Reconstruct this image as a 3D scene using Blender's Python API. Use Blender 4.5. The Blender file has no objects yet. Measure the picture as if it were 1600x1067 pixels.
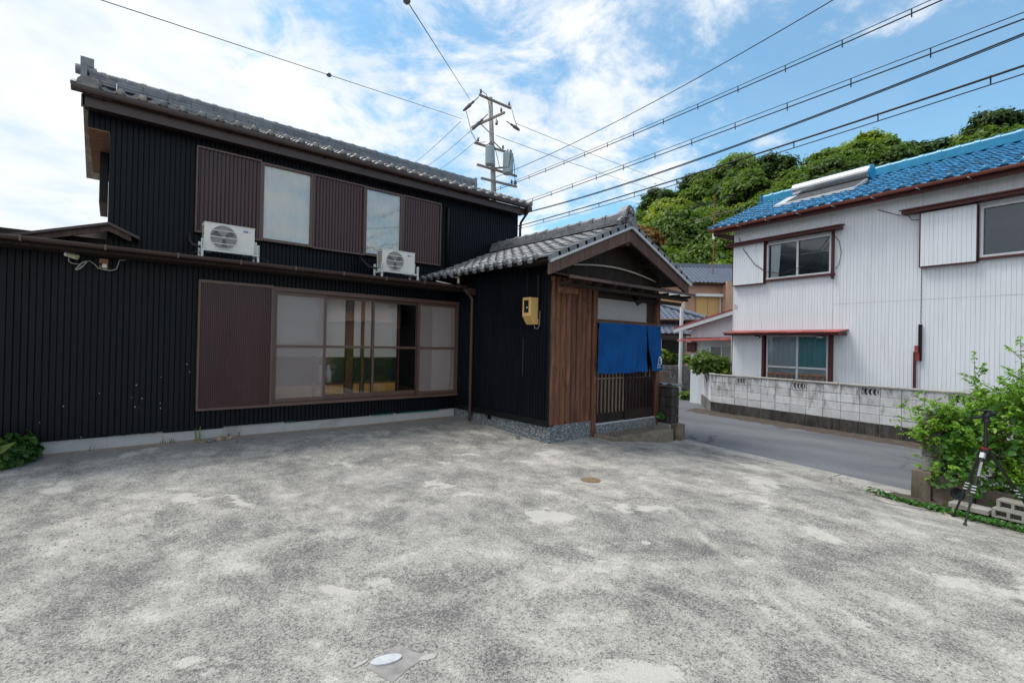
import bpy, bmesh, math, random
import numpy as np
from mathutils import Vector, Matrix

# ---------------------------------------------------------------- camera, sky, sun, exposure
SC = bpy.context.scene
COL = SC.collection
R = math.radians
random.seed(7)
RNG = np.random.default_rng(7)

cam_d = bpy.data.cameras.new('camera')
cam_d.lens = 36 * 753 / 1600
cam_d.sensor_width = 36
cam_d.clip_end = 2000
cam_d.clip_start = 0.05
cam = bpy.data.objects.new('camera', cam_d)
COL.objects.link(cam)
CAMZ = 1.6
_yaw, _pitch, _roll = R(50.3), math.atan(4 / 753), math.atan(.0215)
_F = Vector((math.cos(_yaw), math.sin(_yaw), 0)); _R = Vector((math.sin(_yaw), -math.cos(_yaw), 0)); _U = Vector((0, 0, 1))
_Fp = _F * math.cos(_pitch) + _U * math.sin(_pitch); _Up = _U * math.cos(_pitch) - _F * math.sin(_pitch)
_Rc = _R * math.cos(_roll) + _Up * math.sin(_roll); _Uc = _Up * math.cos(_roll) - _R * math.sin(_roll)
_m = Matrix((_Rc, _Uc, -_Fp)).transposed().to_4x4()
_m.translation = (0, 0, CAMZ)
cam.matrix_world = _m
SC.camera = cam

SUN_AZ, SUN_EL = 122, 64          # azimuth from +X, counter-clockwise
SC.view_settings.view_transform = 'Standard'
SC.view_settings.look = 'None'
SC.view_settings.exposure = 0.75
SC.view_settings.gamma = 1.0
SC.view_settings.use_curve_mapping = False
try:
    SC.cycles.max_bounces = 5
    SC.cycles.transparent_max_bounces = 8
    SC.cycles.use_denoising = True
except Exception:
    pass

world = bpy.data.worlds.new('World')
SC.world = world
world.use_nodes = True


def build_world():
    nt = world.node_tree
    N, L = nt.nodes, nt.links
    N.clear()
    out = N.new('ShaderNodeOutputWorld')
    bg = N.new('ShaderNodeBackground'); bg.inputs['Strength'].default_value = 0.12
    sky = N.new('ShaderNodeTexSky'); sky.sky_type = 'NISHITA'; sky.sun_disc = False
    sky.sun_elevation = R(SUN_EL); sky.sun_rotation = R(90 - SUN_AZ)
    sky.air_density = 1.0; sky.dust_density = 0.6; sky.ozone_density = 1.0
    tc = N.new('ShaderNodeTexCoord')

    def math_(op, a, b=None, clamp=False):
        n = N.new('ShaderNodeMath'); n.operation = op; n.use_clamp = clamp
        for i, v in enumerate((a, b)):
            if v is None: continue
            if isinstance(v, (int, float)): n.inputs[i].default_value = v
            else: L.new(v, n.inputs[i])
        return n.outputs[0]

    sep = N.new('ShaderNodeSeparateXYZ'); L.new(tc.outputs['Generated'], sep.inputs[0])
    zz = math_('ADD', math_('MAXIMUM', sep.outputs[2], 0.0), 0.22)
    comb = N.new('ShaderNodeCombineXYZ')
    L.new(math_('DIVIDE', sep.outputs[0], zz), comb.inputs[0])
    L.new(math_('DIVIDE', sep.outputs[1], zz), comb.inputs[1])

    def noise(scale, detail, rough, dist, off=0.0):
        n = N.new('ShaderNodeTexNoise'); n.inputs['Scale'].default_value = scale
        n.inputs['Detail'].default_value = detail; n.inputs['Roughness'].default_value = rough
        n.inputs['Distortion'].default_value = dist
        mp = N.new('ShaderNodeMapping'); mp.inputs['Location'].default_value = (off, off * .7, 0)
        L.new(comb.outputs[0], mp.inputs[0]); L.new(mp.outputs[0], n.inputs['Vector'])
        return n.outputs[0]
    big = noise(1.1, 5, .55, .5, 3.3)
    puff = noise(5.5, 6, .62, .35, 1.7)
    wisp = noise(2.2, 9, .7, 1.2, 8.1)
    # cover thickens towards the sun side of the sky and the horizon
    side = math_('ADD', math_('MULTIPLY', sep.outputs[0], -0.78), math_('MULTIPLY', sep.outputs[1], 0.22))
    base = math_('ADD', math_('MULTIPLY', big, .8), math_('MULTIPLY', puff, .74))
    base = math_('ADD', base, math_('MULTIPLY', wisp, .56))
    base = math_('ADD', base, math_('MULTIPLY', side, .40))
    base = math_('SUBTRACT', base, math_('MULTIPLY', sep.outputs[2], .18))
    ramp = N.new('ShaderNodeValToRGB'); L.new(math_('MULTIPLY', base, .5), ramp.inputs[0])
    ramp.color_ramp.elements[0].position = .355; ramp.color_ramp.elements[0].color = (.14, .14, .14, 1)
    ramp.color_ramp.elements[1].position = .485; ramp.color_ramp.elements[1].color = (.97, .97, .97, 1)
    ramp.color_ramp.interpolation = 'EASE'
    shade = N.new('ShaderNodeValToRGB'); L.new(noise(3.1, 5, .6, .3, 5.2), shade.inputs[0])
    shade.color_ramp.elements[0].position = .3; shade.color_ramp.elements[0].color = (.64, .74, .84, 1)
    shade.color_ramp.elements[1].position = .62; shade.color_ramp.elements[1].color = (.93, .935, .94, 1)
    cl = N.new('ShaderNodeMix'); cl.data_type = 'RGBA'; cl.blend_type = 'MULTIPLY'; cl.inputs[0].default_value = 1
    L.new(shade.outputs[0], cl.inputs[6]); cl.inputs[7].default_value = (5.8, 5.8, 5.8, 1)
    mix = N.new('ShaderNodeMix'); mix.data_type = 'RGBA'
    tint = N.new('ShaderNodeMix'); tint.data_type = 'RGBA'; tint.blend_type = 'MULTIPLY'; tint.inputs[0].default_value = 1
    L.new(sky.outputs[0], tint.inputs[6]); tint.inputs[7].default_value = (.55, .98, 1.02, 1)
    L.new(ramp.outputs[0], mix.inputs[0]); L.new(tint.outputs[2], mix.inputs[6]); L.new(cl.outputs[2], mix.inputs[7])
    L.new(mix.outputs[2], bg.inputs[0]); L.new(bg.outputs[0], out.inputs[0])


build_world()
sun_d = bpy.data.lights.new('sun', 'SUN'); sun_d.energy = 1.8; sun_d.angle = R(24); sun_d.color = (1, .95, .88)
sun = bpy.data.objects.new('sun', sun_d); COL.objects.link(sun)
_sd = Vector((math.cos(R(SUN_EL)) * math.cos(R(SUN_AZ)), math.cos(R(SUN_EL)) * math.sin(R(SUN_AZ)), math.sin(R(SUN_EL))))
sun.rotation_euler = _sd.to_track_quat('Z', 'Y').to_euler()

# ---------------------------------------------------------------- materials
MATS = {}


def newmat(name):
    m = bpy.data.materials.new(name); m.use_nodes = True
    nt = m.node_tree; nt.nodes.clear()
    out = nt.nodes.new('ShaderNodeOutputMaterial')
    MATS[name] = m
    return m, nt, out


def _n(nt, typ, **kw):
    n = nt.nodes.new(typ)
    for k, v in kw.items(): n.inputs[k].default_value = v
    return n


def _pos(nt, stretch=(1, 1, 1), rnd=False):
    g = nt.nodes.new('ShaderNodeNewGeometry')
    mp = nt.nodes.new('ShaderNodeMapping'); mp.inputs['Scale'].default_value = stretch
    nt.links.new(g.outputs['Position'], mp.inputs['Vector'])
    return mp.outputs[0]


def _noise(nt, vec, scale, detail=4, rough=.55, dist=0):
    n = _n(nt, 'ShaderNodeTexNoise', Scale=scale, Detail=detail, Roughness=rough, Distortion=dist)
    nt.links.new(vec, n.inputs['Vector'])
    return n.outputs[0]


def _ramp(nt, fac, stops, interp='LINEAR'):
    r = nt.nodes.new('ShaderNodeValToRGB'); r.color_ramp.interpolation = interp
    while len(r.color_ramp.elements) < len(stops): r.color_ramp.elements.new(.5)
    for e, (p, c) in zip(r.color_ramp.elements, stops):
        e.position = p; e.color = (*c, 1) if len(c) == 3 else c
    nt.links.new(fac, r.inputs[0])
    return r.outputs[0]


def _mix(nt, fac, a, b, blend='MIX'):
    m = nt.nodes.new('ShaderNodeMix'); m.data_type = 'RGBA'; m.blend_type = blend
    for i, v in ((0, fac), (6, a), (7, b)):
        if isinstance(v, (int, float)): m.inputs[i].default_value = v
        elif isinstance(v, tuple): m.inputs[i].default_value = (*v, 1)
        else: nt.links.new(v, m.inputs[i])
    return m.outputs[2]


def _math(nt, op, a, b=0.0, clamp=False):
    n = nt.nodes.new('ShaderNodeMath'); n.operation = op; n.use_clamp = clamp
    for i, v in enumerate((a, b)):
        if isinstance(v, (int, float)): n.inputs[i].default_value = v
        else: nt.links.new(v, n.inputs[i])
    return n.outputs[0]


def _bump(nt, h, strength, dist=.01):
    b = _n(nt, 'ShaderNodeBump', Strength=strength, Distance=dist)
    nt.links.new(h, b.inputs['Height'])
    return b.outputs[0]


def _prin(nt, out, col, rough=.6, normal=None, metal=0.0, spec=.5, coat=0.0):
    p = nt.nodes.new('ShaderNodeBsdfPrincipled')
    for k, v in (('Base Color', col), ('Roughness', rough), ('Metallic', metal), ('Specular IOR Level', spec), ('Coat Weight', coat)):
        if isinstance(v, (int, float)): p.inputs[k].default_value = v
        elif isinstance(v, tuple): p.inputs[k].default_value = (*v, 1)
        else: nt.links.new(v, p.inputs[k])
    if normal is not None: nt.links.new(normal, p.inputs['Normal'])
    nt.links.new(p.outputs[0], out.inputs[0])
    return p


def M(name, col, rough=.6, var=.18, scale=3.0, stretch=(1, 1, 1), bump=.15, bscale=45, metal=0.0, spec=.4, dirt=None, dscale=2.0, dlo=.5, dhi=.75, rnd=0.0, bdist=.006, coat=0.0):
    m, nt, out = newmat(name)
    v = _pos(nt, stretch)
    n = _noise(nt, v, scale, 6, .6, .3)
    lo = tuple(c * (1 - var) for c in col); hi = tuple(min(1, c * (1 + var)) for c in col)
    c = _ramp(nt, n, [(.3, lo), (.7, hi)])
    if rnd:
        oi = nt.nodes.new('ShaderNodeObjectInfo')
        f = _math(nt, 'ADD', _math(nt, 'MULTIPLY', oi.outputs['Random'], 2 * rnd), 1 - rnd)
        cb = nt.nodes.new('ShaderNodeCombineXYZ')
        for i in range(3): nt.links.new(f, cb.inputs[i])
        c = _mix(nt, 1.0, c, cb.outputs[0], 'MULTIPLY')
    if dirt:
        d = _ramp(nt, _noise(nt, v, dscale, 8, .68, .6), [(dlo, (0, 0, 0)), (dhi, (1, 1, 1))])
        c = _mix(nt, d, c, dirt)
    nb = _bump(nt, _noise(nt, v, bscale, 3, .6), bump, bdist) if bump else None
    rr = _ramp(nt, n, [(.2, (rough * .85,) * 3), (.8, (min(1, rough * 1.15),) * 3)])
    _prin(nt, out, c, rr, nb, metal, spec, coat)
    return m


def yard_material():
    m, nt, out = newmat('yard_concrete')
    v = _pos(nt)
    vs = _pos(nt, (.85, .75, 1))
    a = _noise(nt, vs, 1.7, 12, .74, .3)
    b = _noise(nt, _pos(nt, (1, .7, 1)), 4.0, 10, .76, .3)
    c = _noise(nt, vs, .25, 4, .5, .3)
    f = _math(nt, 'ADD', _math(nt, 'MULTIPLY', a, .55), _math(nt, 'MULTIPLY', b, .38))
    f = _math(nt, 'ADD', f, _math(nt, 'MULTIPLY', c, .16))
    fine = _noise(nt, v, 55, 5, .8)
    grain = _noise(nt, v, 150, 2, .6)
    f = _math(nt, 'MULTIPLY', _math(nt, 'SUBTRACT', f, .53), .80)          # about -.15 stained .. +.15 bleached
    base = _ramp(nt, _math(nt, 'ADD', f, .5), [(.36, (.255, .246, .230)), (.47, (.325, .312, .288)), (.54, (.41, .392, .357)), (.61, (.54, .516, .468))])
    sp1 = _math(nt, 'ADD', _math(nt, 'ADD', _math(nt, 'MULTIPLY', fine, .66), _math(nt, 'MULTIPLY', grain, .34)), _math(nt, 'MULTIPLY', f, .75))
    dk = _ramp(nt, sp1, [(.41, (1,) * 3), (.455, (.75,) * 3), (.505, (0,) * 3)])
    col = _mix(nt, dk, base, (.115, .112, .112))
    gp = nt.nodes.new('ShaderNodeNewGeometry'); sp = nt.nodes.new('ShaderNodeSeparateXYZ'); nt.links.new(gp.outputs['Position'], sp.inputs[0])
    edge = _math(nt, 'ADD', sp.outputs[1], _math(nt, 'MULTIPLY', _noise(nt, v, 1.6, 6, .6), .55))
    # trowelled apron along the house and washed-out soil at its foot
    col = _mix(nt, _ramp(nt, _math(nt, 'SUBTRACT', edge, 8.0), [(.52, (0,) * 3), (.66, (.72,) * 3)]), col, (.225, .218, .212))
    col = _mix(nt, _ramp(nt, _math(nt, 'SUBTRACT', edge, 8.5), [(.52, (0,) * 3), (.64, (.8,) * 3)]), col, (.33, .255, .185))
    # pale worn line across the yard
    ln = _math(nt, 'ABSOLUTE', _math(nt, 'ADD', _math(nt, 'ADD', _math(nt, 'MULTIPLY', sp.outputs[0], .82), _math(nt, 'MULTIPLY', sp.outputs[1], -.57)), _math(nt, 'ADD', -2.28, _math(nt, 'MULTIPLY', _noise(nt, v, 1.2, 4, .6), .25))))
    lm = _math(nt, 'MULTIPLY', _ramp(nt, ln, [(.0, (.6,) * 3), (.07, (0,) * 3)]), _ramp(nt, _noise(nt, v, 2.0, 5, .7), [(.42, (0,) * 3), (.6, (1,) * 3)]))
    col = _mix(nt, lm, col, (.55, .525, .47))
    # aggregate grains
    vo = _n(nt, 'ShaderNodeTexVoronoi', Scale=95.0); nt.links.new(v, vo.inputs['Vector'])
    sepc = nt.nodes.new('ShaderNodeSeparateColor'); nt.links.new(vo.outputs['Color'], sepc.inputs[0])
    gr = _ramp(nt, sepc.outputs[0], [(.0, (.55,) * 3), (.25, (.92,) * 3), (.75, (1.0,) * 3), (1.0, (1.3,) * 3)])
    col = _mix(nt, .75, col, gr, 'MULTIPLY')
    # bluish and rusty stains
    pm = _ramp(nt, _math(nt, 'ADD', _noise(nt, vs, 1.25, 14, .64, .25), _math(nt, 'MULTIPLY', _math(nt, 'SUBTRACT', fine, .5), .10)), [(.595, (0,) * 3), (.63, (.8,) * 3)])
    col = _mix(nt, pm, col, (.53, .508, .462))
    ck = _n(nt, 'ShaderNodeTexVoronoi', Scale=.23); ck.feature = 'DISTANCE_TO_EDGE'
    va = nt.nodes.new('ShaderNodeVectorMath'); va.operation = 'ADD'; vsc = nt.nodes.new('ShaderNodeVectorMath'); vsc.operation = 'SCALE'; vsc.inputs['Scale'].default_value = .5
    vn = _n(nt, 'ShaderNodeTexNoise', Scale=1.8, Detail=8, Roughness=.65); nt.links.new(v, vn.inputs['Vector']); nt.links.new(vn.outputs['Color'], vsc.inputs[0]); nt.links.new(v, va.inputs[0]); nt.links.new(vsc.outputs[0], va.inputs[1]); nt.links.new(va.outputs[0], ck.inputs['Vector'])
    cm = _math(nt, 'MULTIPLY', _ramp(nt, ck.outputs['Distance'], [(.0006, (.55,) * 3), (.0022, (0,) * 3)]), _ramp(nt, c, [(.42, (0,) * 3), (.5, (1,) * 3)]))
    col = _mix(nt, cm, col, (.10, .095, .09))
    st = _ramp(nt, _noise(nt, v, .55, 6, .6, .5), [(.56, (0,) * 3), (.72, (.25,) * 3)])
    col = _mix(nt, st, col, (.24, .245, .262))
    ru = _ramp(nt, _noise(nt, vs, 1.3, 7, .7, 1.0), [(.64, (0,) * 3), (.78, (.4,) * 3)])
    col = _mix(nt, ru, col, (.27, .195, .14))
    h = _math(nt, 'ADD', _math(nt, 'MULTIPLY', fine, .6), _math(nt, 'MULTIPLY', vo.outputs['Distance'], 1.2))
    _prin(nt, out, col, .88, _bump(nt, h, .55, .006), 0, .25)
    return m


def road_material():
    m, nt, out = newmat('asphalt')
    v = _pos(nt)
    a = _noise(nt, _pos(nt, (1, .35, 1)), .9, 7, .6, .4)
    col = _ramp(nt, a, [(.3, (.098, .105, .118)), (.7, (.165, .172, .188))])
    g = _noise(nt, v, 70, 5, .8)
    col = _mix(nt, .7, col, _ramp(nt, g, [(.32, (.45,) * 3), (.68, (1.5,) * 3)]), 'MULTIPLY')
    wv = _n(nt, 'ShaderNodeTexVoronoi', Scale=.42); wv.feature = 'DISTANCE_TO_EDGE'
    add = nt.nodes.new('ShaderNodeVectorMath'); add.operation = 'ADD'
    nz = _n(nt, 'ShaderNodeTexNoise', Scale=2.2, Detail=6, Roughness=.6); nt.links.new(v, nz.inputs['Vector'])
    sc = nt.nodes.new('ShaderNodeVectorMath'); sc.operation = 'SCALE'; sc.inputs['Scale'].default_value = .55
    nt.links.new(nz.outputs['Color'], sc.inputs[0]); nt.links.new(v, add.inputs[0]); nt.links.new(sc.outputs[0], add.inputs[1])
    nt.links.new(add.outputs[0], wv.inputs['Vector'])
    cr = _ramp(nt, wv.outputs['Distance'], [(.006, (1,) * 3), (.016, (0,) * 3)])
    cm = _ramp(nt, _noise(nt, v, .5, 3), [(.5, (0,) * 3), (.6, (.75,) * 3)])
    col = _mix(nt, _math(nt, 'MULTIPLY', cr, cm), col, (.03, .03, .033))
    _prin(nt, out, col, .8, _bump(nt, g, .5, .005), 0, .3)


def wood_material(name, dark, light, scale=1.0, rough=.7, knots=True):
    m, nt, out = newmat(name)
    v = _pos(nt, (9 * scale, 9 * scale, .7 * scale))
    n = _noise(nt, v, 2.4, 8, .65, 1.0)
    col = _ramp(nt, n, [(.28, dark), (.72, light)])
    oi = nt.nodes.new('ShaderNodeObjectInfo')
    f = _ramp(nt, oi.outputs['Random'], [(0, (.72,) * 3), (1, (1.25,) * 3)])
    col = _mix(nt, 1.0, col, f, 'MULTIPLY')
    if knots:
        k = _noise(nt, _pos(nt, (1, 1, .6)), 16, 2, .5)
        col = _mix(nt, _ramp(nt, k, [(.66, (0,) * 3), (.72, (.8,) * 3)]), col, tuple(c * .35 for c in dark))
    _prin(nt, out, col, rough, _bump(nt, n, .35, .006), 0, .3)


def block_material(name, base, stain, amount=(.5, .68), low=None):
    """painted concrete block with mould streaks running down from the coping"""
    m, nt, out = newmat(name)
    v = _pos(nt)
    n = _noise(nt, v, 4, 6, .6, .3)
    col = _ramp(nt, n, [(.3, tuple(c * .86 for c in base)), (.7, tuple(min(1, c * 1.1) for c in base))])
    oi = nt.nodes.new('ShaderNodeObjectInfo')
    col = _mix(nt, 1.0, col, _ramp(nt, oi.outputs['Random'], [(0, (.86,) * 3), (1, (1.06,) * 3)]), 'MULTIPLY')
    s = _noise(nt, _pos(nt, (6, 6, 1.6)), 1.6, 9, .72, .5)
    s2 = _noise(nt, v, 1.1, 5, .6)
    d = _math(nt, 'ADD', _math(nt, 'MULTIPLY', s, .7), _math(nt, 'MULTIPLY', s2, .35))
    if low:   # mould is thickest below the coping where rain runs off
        g = nt.nodes.new('ShaderNodeNewGeometry'); sp = nt.nodes.new('ShaderNodeSeparateXYZ'); nt.links.new(g.outputs['Position'], sp.inputs[0])
        d = _math(nt, 'ADD', d, _math(nt, 'MULTIPLY', _math(nt, 'SUBTRACT', sp.outputs[2], .35), .14))
    col = _mix(nt, _ramp(nt, d, [(amount[0], (0,) * 3), (amount[1], (.92,) * 3)]), col, stain)
    fine = _noise(nt, v, 60, 4, .7)
    col = _mix(nt, .35, col, _ramp(nt, fine, [(.3, (.6,) * 3), (.7, (1.2,) * 3)]), 'MULTIPLY')
    _prin(nt, out, col, .9, _bump(nt, fine, .5, .008), 0, .2)


def leaf_material(name, c1, c2, scale=1.2, trans=.3, rough=.5):
    m, nt, out = newmat(name)
    v = _pos(nt)
    n = _noise(nt, v, scale, 3, .6)
    wn = nt.nodes.new('ShaderNodeTexWhiteNoise')
    g = nt.nodes.new('ShaderNodeNewGeometry')
    rnd = g.outputs['Random Per Island']
    col = _mix(nt, _math(nt, 'ADD', _math(nt, 'MULTIPLY', n, .6), _math(nt, 'MULTIPLY', rnd, .45), True), c1, c2)
    oi = nt.nodes.new('ShaderNodeObjectInfo')
    col = _mix(nt, 1.0, col, _ramp(nt, oi.outputs['Random'], [(0, (.72, .76, .8)), (1, (1.25, 1.18, 1.0))]), 'MULTIPLY')
    p = nt.nodes.new('ShaderNodeBsdfPrincipled'); p.inputs['Roughness'].default_value = rough
    p.inputs['Specular IOR Level'].default_value = .35
    nt.links.new(col, p.inputs['Base Color'])
    t = nt.nodes.new('ShaderNodeBsdfTranslucent')
    tc = _mix(nt, 1.0, col, (1.3, 1.35, .6), 'MULTIPLY'); nt.links.new(tc, t.inputs['Color'])
    mx = nt.nodes.new('ShaderNodeMixShader'); mx.inputs[0].default_value = trans
    nt.links.new(p.outputs[0], mx.inputs[1]); nt.links.new(t.outputs[0], mx.inputs[2])
    nt.links.new(mx.outputs[0], out.inputs[0])


def glass_material(name, tint=(.9, .95, .95), refl=.12, rough=.01):
    m, nt, out = newmat(name)
    tr = nt.nodes.new('ShaderNodeBsdfTransparent'); tr.inputs[0].default_value = (*tint, 1)
    gl = nt.nodes.new('ShaderNodeBsdfGlossy'); gl.inputs['Roughness'].default_value = rough
    nb = _bump(nt, _noise(nt, _pos(nt), 2.2, 2, .5), .10, .02); nt.links.new(nb, gl.inputs['Normal'])
    fr = nt.nodes.new('ShaderNodeFresnel'); fr.inputs[0].default_value = 1.5
    f = _math(nt, 'ADD', fr.outputs[0], refl, True)
    mx = nt.nodes.new('ShaderNodeMixShader'); nt.links.new(f, mx.inputs[0])
    nt.links.new(tr.outputs[0], mx.inputs[1]); nt.links.new(gl.outputs[0], mx.inputs[2]); nt.links.new(mx.outputs[0], out.inputs[0])


def screen_material(name, col, alpha):
    m, nt, out = newmat(name)
    tr = nt.nodes.new('ShaderNodeBsdfTransparent')
    df = nt.nodes.new('ShaderNodeBsdfDiffuse'); df.inputs[0].default_value = (*col, 1)
    mx = nt.nodes.new('ShaderNodeMixShader'); mx.inputs[0].default_value = alpha
    nt.links.new(tr.outputs[0], mx.inputs[1]); nt.links.new(df.outputs[0], mx.inputs[2]); nt.links.new(mx.outputs[0], out.inputs[0])


def terrazzo_material():
    m, nt, out = newmat('terrazzo')
    v = _pos(nt)
    vo = _n(nt, 'ShaderNodeTexVoronoi', Scale=62.0); nt.links.new(v, vo.inputs['Vector'])
    sp = nt.nodes.new('ShaderNodeSeparateColor'); nt.links.new(vo.outputs['Color'], sp.inputs[0])
    col = _ramp(nt, sp.outputs[0], [(0, (.05, .06, .07)), (.45, (.12, .15, .17)), (.75, (.20, .23, .25)), (1, (.42, .45, .46))])
    _prin(nt, out, col, .5, _bump(nt, vo.outputs['Distance'], .3, .004), 0, .4)


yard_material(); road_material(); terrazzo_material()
M('black_siding', (.0028, .0044, .0080), .46, .4, 1.3, (5, 5, .5), .12, 30, spec=.20, dirt=(.006, .0075, .009), dscale=1.2, dlo=.55, dhi=.8, rnd=.14)
M('black_metal', (.005, .006, .008), .45, .2, 4, bump=.05, spec=.3)
M('brown_metal', (.050, .030, .027), .38, .2, 3, bump=.04, spec=.5)
M('brown_shutter', (.042, .015, .018), .3, .25, 1.1, (3, 3, .6), .05, 40, spec=.42, dirt=(.05, .024, .026), dscale=.9, dlo=.5, dhi=.85)
M('brown_frame', (.110, .066, .054), .4, .15, 4, bump=.04, spec=.5)
wood_material('brown_wood', (.042, .019, .012), (.235, .105, .062))
wood_material('barge_wood', (.055, .034, .028), (.15, .095, .078), .6)
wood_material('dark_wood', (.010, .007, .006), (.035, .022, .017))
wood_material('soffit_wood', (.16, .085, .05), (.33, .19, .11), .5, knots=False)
wood_material('amber_wood', (.55, .26, .06), (.80, .44, .12), .7, .4, False)
M('foundation', (.40, .41, .42), .85, .12, 2, bump=.3, bscale=60, dirt=(.24, .21, .18), dscale=1.6, dlo=.55, dhi=.8)
M('concrete', (.33, .32, .30), .88, .2, 4, bump=.4, bscale=70, dirt=(.15, .14, .13), dscale=3, dlo=.5, dhi=.75)
M('old_concrete', (.17, .14, .11), .9, .3, 5, bump=.6, bscale=50, dirt=(.05, .045, .035), dscale=3.5, dlo=.45, dhi=.7, bdist=.01)
M('step_stone', (.22, .19, .155), .85, .25, 5, bump=.4, bscale=60, dirt=(.10, .085, .065), dscale=4, dlo=.45, dhi=.7)
M('grey_tile', (.165, .175, .19), .36, .25, 6, bump=.18, bscale=35, spec=.6, dirt=(.33, .32, .30), dscale=5, dlo=.52, dhi=.8, rnd=.2)
M('grey_tile_old', (.20, .205, .215), .45, .3, 7, bump=.2, bscale=35, spec=.5, dirt=(.43, .39, .33), dscale=5, dlo=.46, dhi=.72, rnd=.22)
M('far_tile', (.125, .15, .20), .42, .25, 6, bump=.1, spec=.5, rnd=.15)
M('blue_tile', (.018, .20, .41), .22, .4, 5, bump=.08, bscale=25, spec=.6, rnd=.4, coat=.3, dirt=(.10, .32, .50), dscale=4, dlo=.55, dhi=.8)
M('blue_ridge', (.012, .235, .42), .3, .2, 5, bump=.08, spec=.5, rnd=.08)
M('white_siding', (.72, .765, .82), .6, .05, 1.2, (5, 5, .4), .06, 30, spec=.3, dirt=(.62, .61, .62), dscale=1.3, dlo=.52, dhi=.85)
M('white_metal', (.70, .71, .70), .45, .06, 3, bump=.03)
M('pale_grey_metal', (.52, .55, .58), .45, .08, 3, bump=.03)
M('red_metal', (.27, .045, .045), .5, .2, 3, bump=.05, dirt=(.42, .13, .12), dscale=3, dlo=.4, dhi=.75)
M('dark_red', (.075, .018, .018), .55, .25, 4, bump=.08)
M('gutter_red', (.25, .085, .062), .5, .2, 3, bump=.05)
M('collector', (.06, .065, .07), .6, .3, 6, bump=.05, spec=.15)
M('silver', (.62, .63, .65), .28, .05, 3, bump=.02, metal=1.0)
M('rust', (.26, .11, .05), .8, .35, 12, bump=.3)
M('ac_white', (.72, .71, .66), .42, .04, 3, bump=.02)
M('ac_dark', (.10, .105, .10), .5, .2, 9, bump=.1)
M('fan_grey', (.30, .31, .30), .5, .2, 9, bump=.1)
M('logo_blue', (.01, .09, .42), .4, .05, 3, bump=0)
M('paint_white', (.78, .79, .80), .5, .05, 3, bump=0)
M('meter_cream', (.62, .40, .15), .42, .07, 4, bump=.03)
M('plastic_cream', (.50, .50, .34), .5, .08, 5, bump=.03)
M('wood_plate', (.30, .17, .08), .6, .2, 8, bump=.1)
M('cable_black', (.02, .02, .022), .6, .2, 4, bump=0)
M('cable_white', (.42, .41, .37), .6, .1, 4, bump=0)
M('pole_concrete', (.30, .31, .31), .8, .2, 2, bump=.2, dirt=(.24, .12, .06), dscale=1.5, dlo=.58, dhi=.72)
M('arm_steel', (.24, .21, .18), .6, .25, 5, bump=.1, dirt=(.20, .10, .06), dscale=2, dlo=.5, dhi=.75)
M('transformer_grey', (.33, .41, .45), .4, .08, 3, bump=.03, dirt=(.2, .16, .12), dscale=3, dlo=.62, dhi=.75)
M('insulator', (.13, .12, .13), .3, .2, 5, bump=0)
M('pvc_white', (.66, .68, .69), .5, .06, 3, bump=.02)
M('pvc_grey', (.18, .20, .23), .5, .1, 5, bump=.03)
M('dull_patch', (.022, .025, .028), .6, .2, 8, bump=.05)
M('green_mesh', (.01, .13, .075), .6, .2, 10, bump=.1)
M('peach_wall', (.52, .32, .235), .75, .08, 2, bump=.08)
M('yellow_shutter', (.60, .37, .15), .6, .06, 2, bump=.05)
M('tan_wall', (.36, .31, .27), .8, .12, 2, bump=.1)
M('curtain_white', (.86, .88, .86), .8, .05, 5, bump=.05)
M('curtain_lace', (.55, .60, .64), .8, .06, 9, bump=.05)
M('curtain_teal', (.18, .40, .43), .8, .06, 5, bump=.05)
M('paper_white', (.82, .78, .77), .8, .04, 4, bump=.02)
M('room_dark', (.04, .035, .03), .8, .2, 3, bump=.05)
M('green_panel', (.010, .013, .012), .4, .3, 5, bump=.05)
M('frosted', (.30, .305, .31), .35, .12, 40, bump=.6, bscale=120, spec=.4)
M('dark_glass', (.015, .017, .018), .12, .2, 3, bump=.02, spec=.6)
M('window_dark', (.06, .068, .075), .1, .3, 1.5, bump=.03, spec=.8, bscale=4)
M('lattice_pale', (.25, .185, .125), .6, .12, 9, bump=.1)
M('tripod_black', (.014, .014, .016), .4, .2, 8, bump=.05, spec=.5)
M('tripod_red', (.30, .02, .02), .4, .1, 8, bump=0)
M('brown_soil', (.072, .058, .046), .95, .4, 6, bump=.7, bscale=30, bdist=.02)
M('earth', (.13, .12, .105), .95, .3, .5, bump=.3, bscale=8)
M('hill_soil', (.045, .055, .02), .95, .4, .3, bump=.3, bscale=3)
M('bark', (.075, .055, .04), .9, .3, 8, (1, 1, .3), .6, 30)
M('stem', (.10, .085, .045), .8, .3, 8, bump=.1)
M('stone_a', (.30, .22, .15), .85, .3, 9, bump=.5, bscale=30)
M('stone_b', (.16, .15, .15), .85, .3, 9, bump=.5, bscale=30)
M('pebble', (.22, .22, .235), .85, .4, 30, bump=.2)
M('dry_leaf', (.13, .065, .03), .8, .4, 30, bump=.2)
M('cover_white', (.50, .52, .55), .75, .12, 20, bump=.3, dirt=(.38, .37, .36), dscale=14)
M('cover_grey', (.42, .41, .39), .8, .1, 8, bump=.3)
M('cover_brown', (.20, .145, .085), .8, .3, 12, bump=.3)
M('mortar', (.29, .282, .268), .9, .3, 8, bump=.3)
block_material('white_block', (.60, .61, .63), (.09, .087, .083), (.545, .71), True)
block_material('dark_block', (.085, .08, .075), (.025, .024, .022), (.45, .62))
block_material('grey_block', (.26, .255, .245), (.05, .048, .045), (.48, .66))
m_, nt_, out_ = newmat('noren_blue')
_v = _pos(nt_)
_c = _ramp(nt_, _noise(nt_, _v, 2.5, 5, .6), [(.3, (.003, .052, .200)), (.7, (.006, .088, .29))])
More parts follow.
